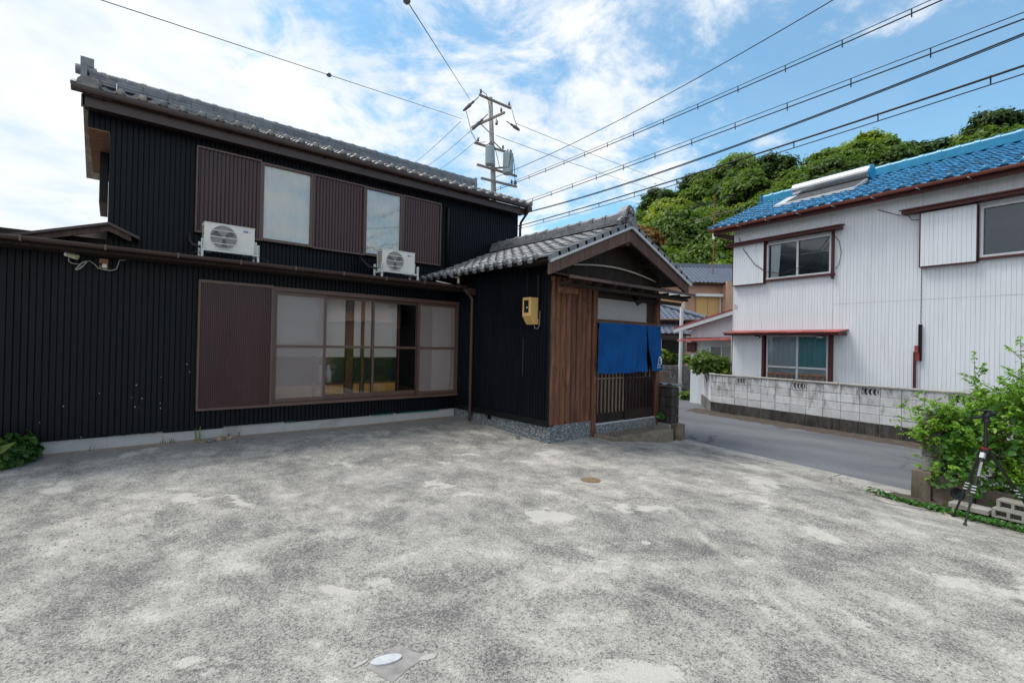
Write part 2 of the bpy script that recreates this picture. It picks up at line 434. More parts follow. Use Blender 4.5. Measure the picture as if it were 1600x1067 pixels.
_w = _noise(nt_, _pos(nt_, (260, 260, 40)), 1.0, 2, .5)
_prin(nt_, out_, _c, .85, _bump(nt_, _w, .2, .002), 0, .15)
leaf_material('leaf_mid', (0.068, 0.135, 0.022), (0.2, 0.3, 0.045), .5, .42)
leaf_material('leaf_dark', (0.034, 0.078, 0.022), (0.095, 0.16, 0.038), .5, .42)
leaf_material('leaf_bright', (0.13, 0.21, 0.026), (0.37, 0.45, 0.06), .5, .42)
leaf_material('leaf_pale', (0.22, 0.27, 0.13), (0.5, 0.54, 0.33), .5, .42)
leaf_material('leaf_red', (.12, .075, .02), (.24, .15, .045), .5)
leaf_material('bush_leaf', (.065, .155, .018), (.24, .46, .05), 4, .35, .4)
leaf_material('vine_leaf', (.035, .12, .022), (.11, .30, .055), 4, .3, .35)
leaf_material('ivy_leaf', (.018, .055, .014), (.06, .15, .03), 4, .25, .4)
leaf_material('grass_leaf', (.07, .13, .025), (.18, .26, .06), 4, .3)
glass_material('glass', (.94, .95, .95), .02)
glass_material('glass_sky', (.96, .97, .97), .06)
glass_material('glass_dim', (.9, .93, .95), -.02)
screen_material('insect_screen', (.46, .40, .39), .30)

# ---------------------------------------------------------------- mesh helpers
BASE = {}


class MB:
    def __init__(s): s.v = []; s.f = []

    def add(s, vs, fs):
        o = len(s.v); s.v += [tuple(p) for p in vs]; s.f += [tuple(i + o for i in f) for f in fs]; return s

    def box(s, x0, x1, y0, y1, z0, z1):
        return s.add([(x, y, z) for z in (z0, z1) for y in (y0, y1) for x in (x0, x1)],
                     [(0, 2, 3, 1), (4, 5, 7, 6), (0, 1, 5, 4), (2, 6, 7, 3), (0, 4, 6, 2), (1, 3, 7, 5)])

    def hexa(s, p):  # 8 points: bottom 4 (loop), top 4 (loop)
        return s.add(p, [(3, 2, 1, 0), (4, 5, 6, 7), (0, 1, 5, 4), (1, 2, 6, 5), (2, 3, 7, 6), (3, 0, 4, 7)])

    def beam(s, a, b, w, h, up=(0, 0, 1)):  # rectangular bar from a to b
        a, b = Vector(a), Vector(b); d = (b - a).normalized(); u = Vector(up)
        sd = d.cross(u).normalized() * (w / 2); uu = sd.normalized().cross(d).normalized() * (h / 2)
        p = []
        for q in (a, b):
            p += [q - sd - uu, q + sd - uu, q + sd + uu, q - sd + uu]
        return s.add(p, [(0, 1, 2, 3), (7, 6, 5, 4), (0, 4, 5, 1), (1, 5, 6, 2), (2, 6, 7, 3), (3, 7, 4, 0)])

    def tube(s, pts, r, n=8, caps=True):
        pts = [Vector(p) for p in pts]; rs = r if isinstance(r, (list, tuple)) else [r] * len(pts)
        ref = None; rings = []
        for i, p in enumerate(pts):
            d = (pts[min(i + 1, len(pts) - 1)] - pts[max(i - 1, 0)]).normalized()
            if ref is None:
                ref = d.orthogonal().normalized()
            ref = (ref - d * ref.dot(d)).normalized(); bi = d.cross(ref)
            rings.append([p + (ref * math.cos(2 * math.pi * k / n) + bi * math.sin(2 * math.pi * k / n)) * rs[i] for k in range(n)])
        vs = [q for rg in rings for q in rg]; fs = []
        for i in range(len(pts) - 1):
            for k in range(n):
                fs.append((i * n + k, i * n + (k + 1) % n, (i + 1) * n + (k + 1) % n, (i + 1) * n + k))
        if caps:
            fs.append(tuple(range(n - 1, -1, -1))); fs.append(tuple((len(pts) - 1) * n + k for k in range(n)))
        return s.add(vs, fs)

    def prism(s, prof, ax0, ax1, mapf):  # closed 2d profile swept between two stations by mapf(u,v,t)
        n = len(prof)
        vs = [mapf(u, v, t) for t in (ax0, ax1) for u, v in prof]
        fs = [(k, (k + 1) % n, n + (k + 1) % n, n + k) for k in range(n)]
        fs += [tuple(range(n - 1, -1, -1)), tuple(range(n, 2 * n))]
        return s.add(vs, fs)

    def ribbed(s, mapf, u0, u1, z0, z1, pitch, groove=.01, depth=.012):  # flat boards with sunk joints; mapf(u, out, z)
        pr = []; n = max(1, round((u1 - u0) / pitch)); pw = (u1 - u0) / n
        for i in range(n):
            a = u0 + i * pw
            pr += [(a, -depth), (a + groove * .5, -depth), (a + groove, 0), (a + pw - groove * .3, 0)]
        pr.append((u1, -depth))
        vs = [mapf(u, o, z) for z in (z0, z1) for u, o in pr]; k = len(pr)
        return s.add(vs, [(i, i + 1, k + i + 1, k + i) for i in range(k - 1)])

    def corr(s, mapf, u0, u1, z0, z1, pitch, depth):  # sine corrugation
        n = max(6, int((u1 - u0) / pitch * 6)); vs = []
        for z in (z0, z1):
            for i in range(n + 1):
                u = u0 + (u1 - u0) * i / n
                vs.append(mapf(u, depth * math.sin(2 * math.pi * (u - u0) / pitch), z))
        return s.add(vs, [(i, i + 1, n + 2 + i, n + 1 + i) for i in range(n)])

    def mesh(s, name, off=(0, 0, 0), smooth=False):
        me = bpy.data.meshes.new(name)
        me.from_pydata([(p[0] - off[0], p[1] - off[1], p[2] - off[2]) for p in s.v], [], s.f)
        bm = bmesh.new(); bm.from_mesh(me); bmesh.ops.recalc_face_normals(bm, faces=bm.faces); bm.to_mesh(me); bm.free()
        if smooth: me.polygons.foreach_set('use_smooth', [True] * len(me.polygons))
        return me

    def build(s, name, mat, parent=None, smooth=False, bevel=0.0, loc=None):
        if parent is not None: off = BASE[parent.name]
        else: off = loc if loc is not None else (0, 0, 0)
        me = s.mesh(name, off, smooth)
        if bevel:
            bm = bmesh.new(); bm.from_mesh(me)
            bmesh.ops.bevel(bm, geom=list(bm.edges), offset=bevel, segments=2, affect='EDGES', profile=.6)
            bm.to_mesh(me); bm.free()
        me.materials.append(MATS[mat])
        o = bpy.data.objects.new(name, me); COL.objects.link(o)
        if parent is not None: o.parent = parent
        else: o.location = off
        BASE[o.name] = off
        return o


def place(name, me, parent, mtx):  # a piece with shared mesh data, mtx in world space
    o = bpy.data.objects.new(name, me); COL.objects.link(o)
    off = BASE[parent.name]
    o.parent = parent
    o.matrix_local = Matrix.Translation((-off[0], -off[1], -off[2])) @ mtx
    BASE[o.name] = off
    return o


def thing(name, loc, label, cat, group=None):
    o = bpy.data.objects.new(name, None); COL.objects.link(o); o.location = loc; o.empty_display_size = .2
    BASE[o.name] = tuple(loc)
    return tag(o, label, cat, group)


def tag(o, label, cat, group=None, kind=None):
    o['label'] = label; o['category'] = cat
    if group: o['group'] = group
    if kind: o['kind'] = kind
    return o


def struct(o, kind='structure'): o['kind'] = kind; return o


def frame(ex, ey, ez, org):
    m = Matrix((Vector(ex), Vector(ey), Vector(ez))).transposed().to_4x4(); m.translation = Vector(org); return m


def meshmat(me, mat): me.materials.append(MATS[mat]); return me


# road frame: t runs along the block wall towards the viewer, s from the wall towards the house
P0 = Vector((13.894, 7.324, 0)); RD = Vector((-.177, -.984, 0)); RN = Vector((-.984, .177, 0))


def rd(t, s, z): p = P0 + RD * t + RN * s; return (p.x, p.y, z)


# white house frame: t along its front towards the viewer, s out of the front wall
H0 = Vector((14.65, 7.05, 0)); HD = Vector((-.134, -.991, 0)); HN = Vector((-.991, .134, 0))


def wh(t, s, z): p = H0 + HD * t + HN * s; return (p.x, p.y, z)


def sm(a, b, x):
    x = min(1, max(0, (x - a) / (b - a))); return x * x * (3 - 2 * x)


def gz(x, y):
    s = (x - P0.x) * RN.x + (y - P0.y) * RN.y - 4.55
    return -.31 + .20 * sm(0, 2.2, s) + .10 * sm(5.8, 8.96, y) + .006 * math.sin(1.3 * x + .7 * y)

# ---------------------------------------------------------------- ground
def ground_parts():
    b = MB(); b.add([(-700, -700, -.75), (700, -700, -.75), (700, 700, -.75), (-700, 700, -.75)], [(0, 1, 2, 3)])
    struct(b.build('ground', 'earth'))
    ss = np.concatenate([np.linspace(4.55, 16, 60), np.linspace(16.5, 30, 16)])
    tt = np.linspace(-9, 22, 110)
    b = MB(); vs = []
    for s in ss:
        for t in tt:
            p = rd(t, s, 0); vs.append((p[0], p[1], gz(p[0], p[1])))
    n = len(tt)
    b.add(vs, [(i * n + j, i * n + j + 1, (i + 1) * n + j + 1, (i + 1) * n + j) for i in range(len(ss) - 1) for j in range(n - 1)])
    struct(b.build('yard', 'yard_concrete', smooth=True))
    b = MB(); b.add([rd(-40, -.3, -.335), rd(-40, 4.16, -.335), rd(40, 4.16, -.335), rd(40, -.3, -.335)], [(0, 1, 2, 3)])
    struct(b.build('road', 'asphalt'))
    b = MB(); b.add([rd(.4, -.2, -.34), rd(-.2, -22, -.34), rd(-30, -22, -.34), rd(-30, 2, -.34)], [(0, 1, 2, 3)])
    struct(b.build('lane', 'asphalt'))
    # gutter strip with its cover slabs
    k = MB(); k.box(0, .1, 0, .1, 0, .1)
    root = MB().add([rd(-12, 4.15, -.36), rd(-12, 4.56, -.36), rd(18, 4.56, -.36), rd(18, 4.15, -.36),
                     rd(-12, 4.15, -.345), rd(-12, 4.56, -.345), rd(18, 4.56, -.345), rd(18, 4.15, -.345)],
                    [(3, 2, 1, 0), (4, 5, 6, 7), (0, 1, 5, 4), (1, 2, 6, 5), (2, 3, 7, 6), (3, 0, 4, 7)]).build('kerb_strip', 'mortar')
    struct(root)
    sl = MB().box(0, .985, 0, .27, -.05, 0); me = meshmat(sl.mesh('cover_slab'), 'concrete')
    s2 = MB().box(0, 1.985, 0, .10, -.05, 0); me2 = meshmat(s2.mesh('edge_slab'), 'concrete')
    for i in range(0, 9):
        place('cover_slab', me, root, frame(RD, RN, (0, 0, 1), rd(i + 2.68, 4.165, -.322 + random.uniform(-.003, .003))))
    for i in range(0, 5):
        place('edge_slab', me2, root, frame(RD, RN, (0, 0, 1), rd(i * 2 + 2.68, 4.449, -.312)))
    # soil along the foot of the block wall
    b = MB(); rg = random.Random(3); vs = []; m = 70
    for j in range(m + 1):
        t = -.6 + 14 * j / m
        for q, (s, z) in enumerate(((-.05, -.27), (.10, -.30), (.30 + rg.uniform(-.05, .08), -.325), (.46 + rg.uniform(-.08, .1), -.338))):
            vs.append(rd(t, s, z + (rg.uniform(-.012, .012) if q < 3 else 0)))
    b.add(vs, [(j * 4 + q, j * 4 + q + 1, (j + 1) * 4 + q + 1, (j + 1) * 4 + q) for j in range(m) for q in range(3)])
    struct(b.build('soil_verge', 'brown_soil', smooth=True))


ground_parts()


# ---------------------------------------------------------------- hill and trees
def hill_z(x, y):
    r = math.hypot(x, y); az = math.degrees(math.atan2(y, x))
    side = 1 - sm(34.5, 43, az)
    return -.8 + 25.5 * sm(28, 92, r) * side * (.965 + .035 * sm(12, 27, az)) * (1 - .15 * sm(24.5, 28.5, az)) * (1 + .05 * math.sin(az * .5))


def hill():
    b = MB(); vs = []; A = np.linspace(-35, 60, 60); RR = np.linspace(26, 150, 36)
    for a in A:
        for r in RR:
            x, y = r * math.cos(R(a)), r * math.sin(R(a)); vs.append((x, y, hill_z(x, y)))
    n = len(RR)
    b.add(vs, [(i * n + j, i * n + j + 1, (i + 1) * n + j + 1, (i + 1) * n + j) for i in range(len(A) - 1) for j in range(n - 1)])
    struct(b.build('hill', 'hill_soil', smooth=True))


hill()


def leaf_mesh(name, P, Nn, size, mat, rng, aspect=1.7, jitter=.35):
    """folded lance-shaped leaves: 4 points, 2 triangles each, at P facing roughly Nn"""
    n = len(P)
    Nn = Nn + rng.normal(0, jitter, (n, 3)); Nn /= np.linalg.norm(Nn, axis=1)[:, None]
    t = rng.normal(0, 1, (n, 3)); t -= (t * Nn).sum(1)[:, None] * Nn; t /= np.linalg.norm(t, axis=1)[:, None]
    u = np.cross(Nn, t)
    sz = size * rng.uniform(.6, 1.3, n)[:, None]
    L = sz * aspect / 2; W = sz / 2
    V = np.empty((n, 4, 3))
    V[:, 0] = P - t * L; V[:, 1] = P + u * W + Nn * sz * .14 - t * L * .12; V[:, 2] = P + t * L - Nn * sz * .1; V[:, 3] = P - u * W + Nn * sz * .14 - t * L * .12
    me = bpy.data.meshes.new(name)
    i = np.arange(n)[:, None] * 4
    F = np.concatenate([i + np.array([[0, 1, 2]]), i + np.array([[0, 2, 3]])], 1).reshape(-1, 3)
    me.vertices.add(n * 4); me.vertices.foreach_set('co', V.reshape(-1))
    me.loops.add(len(F) * 3); me.loops.foreach_set('vertex_index', F.reshape(-1).astype(np.int32))
    me.polygons.add(len(F)); me.polygons.foreach_set('loop_start', (np.arange(len(F)) * 3).astype(np.int32))
    me.update(calc_edges=True)
    me.materials.append(MATS[mat])
    return me


def crown_points(rng, nclump, per, rx, rz, clump_r, zc):
    P, N = [], []
    for k in range(nclump):
        while True:
            d = rng.normal(0, 1, 3); d /= np.linalg.norm(d)
            if d[2] > -.55: break
        rr = rng.uniform(.45, 1.0) ** .6
        c = np.array([d[0] * rx * rr, d[1] * rx * rr, zc + d[2] * rz * rr])
        q = rng.normal(0, 1, (per, 3)); q /= np.linalg.norm(q, axis=1)[:, None]
        q[:, 2] = np.where(q[:, 2] < -.3, -q[:, 2], q[:, 2])
        cr = clump_r * rng.uniform(.7, 1.6)
        rad = cr * (rng.uniform(.3, 1.0, per) + (rng.random(per) < .12) * rng.uniform(0, .5, per))[:, None]
        P.append(c + q * rad * np.array([1, 1, .75])); N.append(q * .8 + np.array([0, 0, .45]) + d * .2)
    return np.concatenate(P), np.concatenate(N)


def tree_proto(seed, mat, rx, rz, nclump, leaf, conifer=False):
    rng = np.random.default_rng(seed)
    zc = rz * 1.05 + 1.2
    if conifer:
        P, N = [], []
        for k in range(nclump):
            h = rng.uniform(0, 1); a = rng.uniform(0, 2 * math.pi); r = rx * (1.02 - h) * rng.uniform(.55, 1)
            c = np.array([r * math.cos(a), r * math.sin(a), 1.2 + h * rz * 2.2])
            q = rng.normal(0, 1, (110, 3)); q /= np.linalg.norm(q, axis=1)[:, None]
            P.append(c + q * .75 * np.array([1, 1, .5])); N.append(q * .6 + np.array([0, 0, .7]))
        P = np.concatenate(P); N = np.concatenate(N)
    else:
        P, N = crown_points(rng, nclump, 150, rx, rz, rx * .30, zc)
    cm = leaf_mesh('crown', P, N, leaf, mat, rng)
    b = MB(); rg = random.Random(seed)
    b.tube([(0, 0, -.8), (.05, .02, zc * .5), (.1, -.05, zc)], [.22, .16, .08], 7)
    for k in range(6):
        a = k * 1.05 + rg.random(); z0 = zc * rg.uniform(.4, .8)
        b.tube([(.05, 0, z0), (math.cos(a) * rx * .4, math.sin(a) * rx * .4, z0 + rz * .35), (math.cos(a) * rx * .75, math.sin(a) * rx * .75, z0 + rz * .6)], [.09, .06, .02], 5)
    tm = meshmat(b.mesh('trunk'), 'bark')
    return cm, tm


def hillside_trees():
    kinds = [
        ('mid', [tree_proto(11, 'leaf_mid', 3.0, 2.6, 95, .27), tree_proto(12, 'leaf_mid', 2.5, 2.4, 85, .26)], 'leafy mid-green tree on the wooded hillside behind the houses'),
        ('dark', [tree_proto(21, 'leaf_dark', 2.7, 2.9, 95, .26), tree_proto(22, 'leaf_dark', 2.5, 2.2, 85, .26)], 'dark evergreen tree among the hillside wood'),
        ('bright', [tree_proto(31, 'leaf_bright', 2.8, 2.3, 95, .27), tree_proto(32, 'leaf_bright', 2.2, 2.1, 80, .26)], 'bright yellow-green tree in fresh leaf on the hillside'),
        ('pale', [tree_proto(41, 'leaf_pale', 3.0, 2.2, 95, .27)], 'pale silvery-green tree on the hill crest above the blue roof'),
        ('red', [tree_proto(51, 'leaf_red', 1.7, 1.3, 60, .24)], 'russet-tinged tree low on the hillside behind the porch ridge'),
    ]
    K = {k[0]: k for k in kinds}
    rg = random.Random(5); spots = []
    r = 43.0
    while r < 96:
        step = 3.7 * (.8 + r / 140)
        da = math.degrees(step / r); a = -4 + rg.uniform(0, da)
        while a < 40.0:
            spots.append((r + rg.uniform(-1.6, 1.6), a + rg.uniform(-.3, .3) * da)); a += da
        r += step * .92
    for (r, a) in spots:
        if a > 37.5 and r < 60: continue
        x, y = r * math.cos(R(a)), r * math.sin(R(a)); z = hill_z(x, y)
        u = rg.random()
        # image column of this spot decides which sort grows there in the photo
        off = 50.3 - a
        if r > 78 and 39.5 < off < 43.5: k = 'pale' if u < .8 else 'mid'
        elif r < 70 and off < 25: k = 'bright' if u < .62 else ('mid' if u < .92 else 'dark')
        elif 22.5 < off < 34: k = 'dark' if u < .72 else 'mid'
        else: k = 'mid' if u < .46 else ('dark' if u < .92 else 'bright')
        kind = K[k]; cm, tm = rg.choice(kind[1]); sc = rg.uniform(.85, 1.25)
        # leave out trees wholly hidden behind the white house and its roof
        px = 800 + 753 * math.tan(R(off)); py = 545 - 753 * (z + 7.2 * sc - 1.6) / (r * math.cos(R(off)))
        if px > 1150 and py > 325 - .247 * (px - 1196): continue
        lab = {'mid': 'leafy mid-green tree', 'dark': 'dark evergreen tree', 'bright': 'bright yellow-green tree', 'pale': 'pale silvery-green tree'}[k]
        row = 'at the foot of' if r < 55 else 'halfway up' if r < 75 else 'on the crest of'
        spot = 'behind the porch ridge' if off < 18.5 else 'above the peach house' if off < 24.5 else 'just left of the blue roof' if off < 28 else 'above the solar water heater' if off < 37 else 'above the middle of the blue ridge' if off < 43 else 'by the picture\'s right edge'
        plant_tree(x, y, z, cm, tm, '%s %s the hill, %s' % (lab, row, spot), sc, rg)
    for (r, a) in ((40, 35.9),):
        x, y = r * math.cos(R(a)), r * math.sin(R(a)); cm, tm = K['red'][1][0]
        plant_tree(x, y, hill_z(x, y) + 6.2, cm, tm, K['red'][2], 1.0, rg)


def plant_tree(x, y, z, cm, tm, label, sc, rg):
    o = thing('tree', (x, y, z), label, 'tree', 'trees on the wooded hill')
    o.rotation_euler = (0, 0, rg.uniform(0, 6.28)); o.scale = (sc, sc, sc * rg.uniform(.9, 1.15))
    for nm, me in (('crown', cm), ('trunk', tm)):
        c = bpy.data.objects.new(nm, me); COL.objects.link(c); c.parent = o


hillside_trees()


# ---------------------------------------------------------------- roof tiles
PROF = [(0, .020), (.08, .006), (.2, -.008), (.36, -.014), (.5, -.008), (.6, .006), (.69, .026), (.78, .040), (.87, .043), (.95, .034), (1.0, .020)]


def tile_mesh(name, mat, w=.27, L=.30, amp=1.0, eave=False, th=.02):
    """wave-section pan tile: x along the eave, y up the slope, z out of the roof"""
    b = MB(); k = len(PROF); vs = []
    for (y, lift) in ((0, .030), (L, -.002)):
        for u, z in PROF: vs.append((u * w * 1.04, y, z * amp + lift))
    for u, z in PROF: vs.append((u * w * 1.04, .004, z * amp + .030 - th))
    fs = [(i, i + 1, k + i + 1, k + i) for i in range(k - 1)] + [(2 * k + i, 2 * k + i + 1, i + 1, i) for i in range(k - 1)]
    b.add(vs, fs)
    if eave:
        cx, r = .86 * w, .052
        b.tube([(cx, -.012, .030 + .022), (cx, .05, .030 + .022)], r, 12)
        for i in range(1, 5):
            a, c = PROF[i], PROF[i + 1]
            b.add([(a[0] * w, -.003, a[1] * amp + .03), (c[0] * w, -.003, c[1] * amp + .03), (c[0] * w, -.003, c[1] * amp - .028), (a[0] * w, -.003, a[1] * amp - .028)], [(0, 1, 2, 3)])
    me = b.mesh(name, smooth=True)
    return meshmat(me, mat)


def tile_field(parent, org, ex, ey, ez, ncol, nrow, w, gauge, mat, single_rows, amp=1.0, limit=300, rng=None, flip=False):
    """tiles from the eave upwards; the first rows are separate pieces, the rest one joined part"""
    rng = rng or random.Random(1)
    L = gauge + .055
    tm = tile_mesh('roof_tile', mat, w, L, amp); em = tile_mesh('eave_tile', mat, w, L, amp, True)
    ex, ey, ez, org = Vector(ex), Vector(ey), Vector(ez), Vector(org)
    rest = MB(); cnt = 0
    for r in range(nrow):
        for c in range(ncol):
            jit = rng.uniform(-.004, .004)
            o = org + ex * (c * w) + ey * (r * gauge + rng.uniform(-.004, .004)) + ez * (.005 + jit)
            a = rng.uniform(-.012, .012)
            exr = (ex * math.cos(a) + ez * math.sin(a)); ezr = (ez * math.cos(a) - ex * math.sin(a))
            mt = frame(exr, ey, ezr, o)
            me = em if r == 0 else tm
            if r < single_rows and cnt < limit:
                place('eave_tile' if r == 0 else 'roof_tile', me, parent, mt); cnt += 1
            else:
                rest.add([mt @ v.co for v in me.vertices], [tuple(p.vertices) for p in me.polygons])
    if rest.v:
        o = rest.build('roof_tiles', mat, parent, smooth=True); o['kind'] = 'stuff'


def ridge_cap(parent, a, b, r, mat, seg=.30, name='ridge_tile', collar=True, block=False):
    a, b = Vector(a), Vector(b); d = (b - a).normalized(); n = int((b - a).length / seg); L = (b - a).length / n
    up = Vector((0, 0, 1)); sd = d.cross(up).normalized(); up = sd.cross(d)
    m = MB(); K = 10
    if block:  # square-shouldered cap with a raised collar
        pr = [(-r, -.02), (-r, r * .8), (-r * .6, r * 1.25), (r * .6, r * 1.25), (r, r * .8), (r, -.02)]
    else:
        pr = [(r * math.cos(math.pi * i / K), r * math.sin(math.pi * i / K)) for i in range(K + 1)][::-1]
    m.prism(pr, 0, L * .985, lambda u, v, t: (t, u, v))
    if collar:
        m.prism([(u * 1.14, v * 1.14) for u, v in pr], L * .70, L * .985, lambda u, v, t: (t, u, v))
    me = meshmat(m.mesh(name, smooth=False), mat)
    for i in range(n):
        place(name, me, parent, frame(d, -sd, up, a + d * (i * L) + up * random.uniform(-.004, .004)))


# ---------------------------------------------------------------- the black house
YF, Y2 = 8.96, 9.87


def black_house():
    H = thing('black_house', (3.5, YF, 0), 'two-storey black-clad house with brown shutters and grey tiled roof', 'house')
    front = lambda u, o, z: (u, YF - o, z)
    # foundation with air gaps under the cladding
    b = MB()
    for x0, x1, top in ((-4, -.02, .150), (-.02, .62, .166), (.62, 1.42, .135), (1.42, 2.35, .168), (2.35, 3.9, .140), (3.9, 4.45, .166), (4.45, 5.3, .140), (5.3, 5.842, .164)):
        b.box(x0, x1 - .003, YF + .03, YF + .25, -.4, top)
    b.build('foundation', 'foundation', H)
    MB().box(-4, 5.842, YF + .05, YF + .2, .13, .2).build('shadow_gap', 'black_metal', H)
    for x0, x1 in ((2.36, 2.52), (3.92, 4.38), (4.5, 5.45)):
        MB().box(x0, x1, YF + .012, YF + .024, .14, .178).build('vent_screen', 'green_mesh', H)
    # ground floor cladding
    wall = MB().box(-4, 2.06, YF + .03, YF + .15, .21, 2.78).box(2.06, 5.84, YF + .03, YF + .15, .21, .44).box(2.06, 5.84, YF + .03, YF + .15, 2.5, 2.78).build('wall', 'black_metal', H)
    p = .0693
    bd = meshmat(MB().prism([(0, -.03), (.006, -.03), (.009, -.001), (.0125, 0), (p - .006, 0), (p - .002, -.004), (p - .001, -.03)], .162, 2.80, lambda u, v, t: (u, -v, t)).mesh('board'), 'black_siding')
    for i in range(46):
        place('board', bd, wall, Matrix.Translation((1.02 - p * (i + 1), YF + random.uniform(-.002, .002), random.uniform(-.006, .002))))
    MB().ribbed(front, -4, 1.02 - 46 * p, .16, 2.8, p, .012, .03).build('siding_far', 'black_siding', H)
    s = MB().ribbed(front, 1.02, 5.842, .165, .50, p, .012, .025)
    s.build('siding_below_window', 'black_siding', H)
    MB().ribbed(front, 1.02, 5.842, 2.44, 2.8, p, .012, .025).build('siding_above_window', 'black_siding', H)
    # paint flecks on the lower cladding
    fl = MB(); rg = random.Random(9)
    for (x, z) in ((-.49, .62), (-.12, .78), (-.72, .42), (.29, .88), (.33, .55), (.36, .68), (.28, .56), (.24, .70), (.58, .60), (.585, .52), (.58, .99), (.94, 1.06), (.90, 1.18), (-.30, .18)):
        r = rg.uniform(.004, .008); fl.box(x - r, x + r, YF - .0035, YF - .001, z - r, z + r)
    fl.build('paint_flecks', 'cover_grey', H)

    # ground floor shutter box
    sb = MB().box(1.045, 2.075, YF - .085, YF - .004, .49, 2.46).build('shutter_box', 'brown_shutter', H)
    MB().corr(lambda u, o, z: (u, YF - .092 - o, z), 1.045, 2.075, .49, 2.46, .026, .0025).build('shutter_panel', 'brown_shutter', sb, smooth=True)
    f = MB().box(1.02, 2.09, YF - .115, YF - .002, 2.455, 2.50).box(1.02, 2.09, YF - .115, YF - .002, .455, .492).box(1.02, 1.047, YF - .113, YF - .003, .492, 2.455).box(2.062, 2.09, YF - .112, YF - .003, .492, 2.455)
    f.build('shutter_frame', 'brown_frame', sb)

    # ground floor window: four sliding sashes
    W = MB().box(2.09, 5.86, YF - .075, YF + .09, 2.42, 2.49).box(2.09, 5.88, YF - .10, YF + .09, .455, .505).box(2.09, 2.13, YF - .07, YF + .09, .505, 2.42).box(5.815, 5.845, YF - .07, YF + .09, .505, 2.42).build('window', 'brown_frame', H)
    xs = [2.13, 2.985, 3.93, 4.90, 5.815]
    for i in range(4):
        x0, x1 = xs[i] - (.02 if i else 0), xs[i + 1] + (.02 if i < 3 else 0)
        y = YF + (-.018, .035, .075, -.018)[i]; d = .018
        zr = 1.455
        s = MB()
        s.box(x0, x0 + .04, y - d, y + d, .51, 2.418).box(x1 - .04, x1, y - d, y + d, .51, 2.418)
        s.box(x0 + .04, x1 - .04, y - d + .002, y + d - .002, 2.36, 2.418).box(x0 + .04, x1 - .04, y - d + .002, y + d - .002, .51, .575 if i in (0, 3) else .60)
        s.box(x0 + .04, x1 - .04, y - d + .004, y + d - .004, zr, zr + .045)
        s.build('sash', 'brown_frame', W)
        for z0, z1 in ((.575, zr), (zr + .045, 2.36)):
            if i in (0, 3):
                MB().box(x0 + .04, x1 - .04, y - .006, y - .004, z0, z1).build('insect_screen', 'insect_screen', W)
                MB().box(x0 + .04, x1 - .04, y + .045, y + .048, z0, z1).build('pane', 'glass', W)
            else:
                MB().box(x0 + .04, x1 - .04, y - .002, y + .002, z0, z1).build('pane', 'glass', W)
    # the room behind the glass
    rm = MB()
    rm.box(1.6, 5.84, YF + .10, YF + 3.3, .40, .46); room = rm.build('room_floor', 'amber_wood', H)
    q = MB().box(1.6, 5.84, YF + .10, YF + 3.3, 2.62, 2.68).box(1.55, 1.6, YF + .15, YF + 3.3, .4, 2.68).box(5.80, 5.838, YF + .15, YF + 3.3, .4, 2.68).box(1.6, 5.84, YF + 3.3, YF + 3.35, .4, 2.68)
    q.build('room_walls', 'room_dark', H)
    yp = YF + .42
    for x0, x1 in ((2.1, 2.92), (2.98, 3.52), (3.70, 3.84), (3.92, 4.62)):   # paper-covered upper screens
        MB().box(x0, x1, yp, yp + .02, 1.27, 2.62).build('paper_screen', 'paper_white', H)
        MB().box(x0, x1, yp, yp + .02, .78, 1.25).build('dark_panel', 'green_panel', H)
        MB().box(x0, x1, yp - .012, yp + .022, .74, .78).box(x0, x1, yp - .012, yp + .022, 1.245, 1.275).build('screen_rail', 'brown_wood', H)
        MB().box(x0 + .01, x1 - .01, yp - .002, yp + .02, .47, .74).build('waist_panel', 'amber_wood', H)
    MB().box(5.33, 5.79, YF + .15, YF + .17, .52, 2.6).build('paper_screen', 'paper_white', H)
    MB().box(2.12, 2.98, YF + .13, YF + .134, 1.30, 2.45).build('lace_curtain', 'curtain_lace', H)
    for x0, x1 in ((3.53, 3.68), (3.845, 3.905), (2.925, 2.975), (4.63, 4.68)):
        MB().box(x0, x1, yp - .03, yp + .05, .46, 2.62).build('room_post', 'brown_wood', H)
    for x in (3.02, 3.17):
        MB().tube([(x, yp - .12, .80), (x, yp - .12, 1.0), (x, yp - .12, 1.06), (x, yp - .12, 1.13)], [.06, .06, .035, .03], 10).build('flask', 'pale_grey_metal', H, smooth=True)
    MB().box(2.95, 3.5, yp - .2, yp - .04, .765, .80).build('shelf', 'brown_wood', H)

    # lean-to roof over the ground floor with gutter
    MB().hexa([(-4.2, 8.50, 2.745), (5.78, 8.50, 2.745), (5.78, 9.90, 2.875), (-4.2, 9.90, 2.875), (-4.2, 8.50, 2.785), (5.78, 8.50, 2.785), (5.78, 9.90, 2.92), (-4.2, 9.90, 2.92)]).build('lean_to_roof', 'brown_metal', H)
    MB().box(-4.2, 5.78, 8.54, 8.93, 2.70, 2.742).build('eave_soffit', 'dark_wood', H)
    g = MB(); K = 8
    pr = [(.055 * math.cos(math.pi + math.pi * i / K), .055 * math.sin(math.pi + math.pi * i / K)) for i in range(K + 1)]
    pr += [(u * .9, v * .9 + .002) for u, v in pr[::-1]]
    g.prism(pr, -4.3, 5.72, lambda u, v, t: (t, 8.445 + u, 2.795 + v))
    g = g.build('gutter', 'brown_metal', H, smooth=False)
    for i in range(12):
        x = -3.3 + .8 * i
        MB().box(x, x + .02, 8.387, 8.50, 2.735, 2.803).build('gutter_bracket', 'brown_frame', g)

    # small gable roof beside the upper floor
    sg = MB()
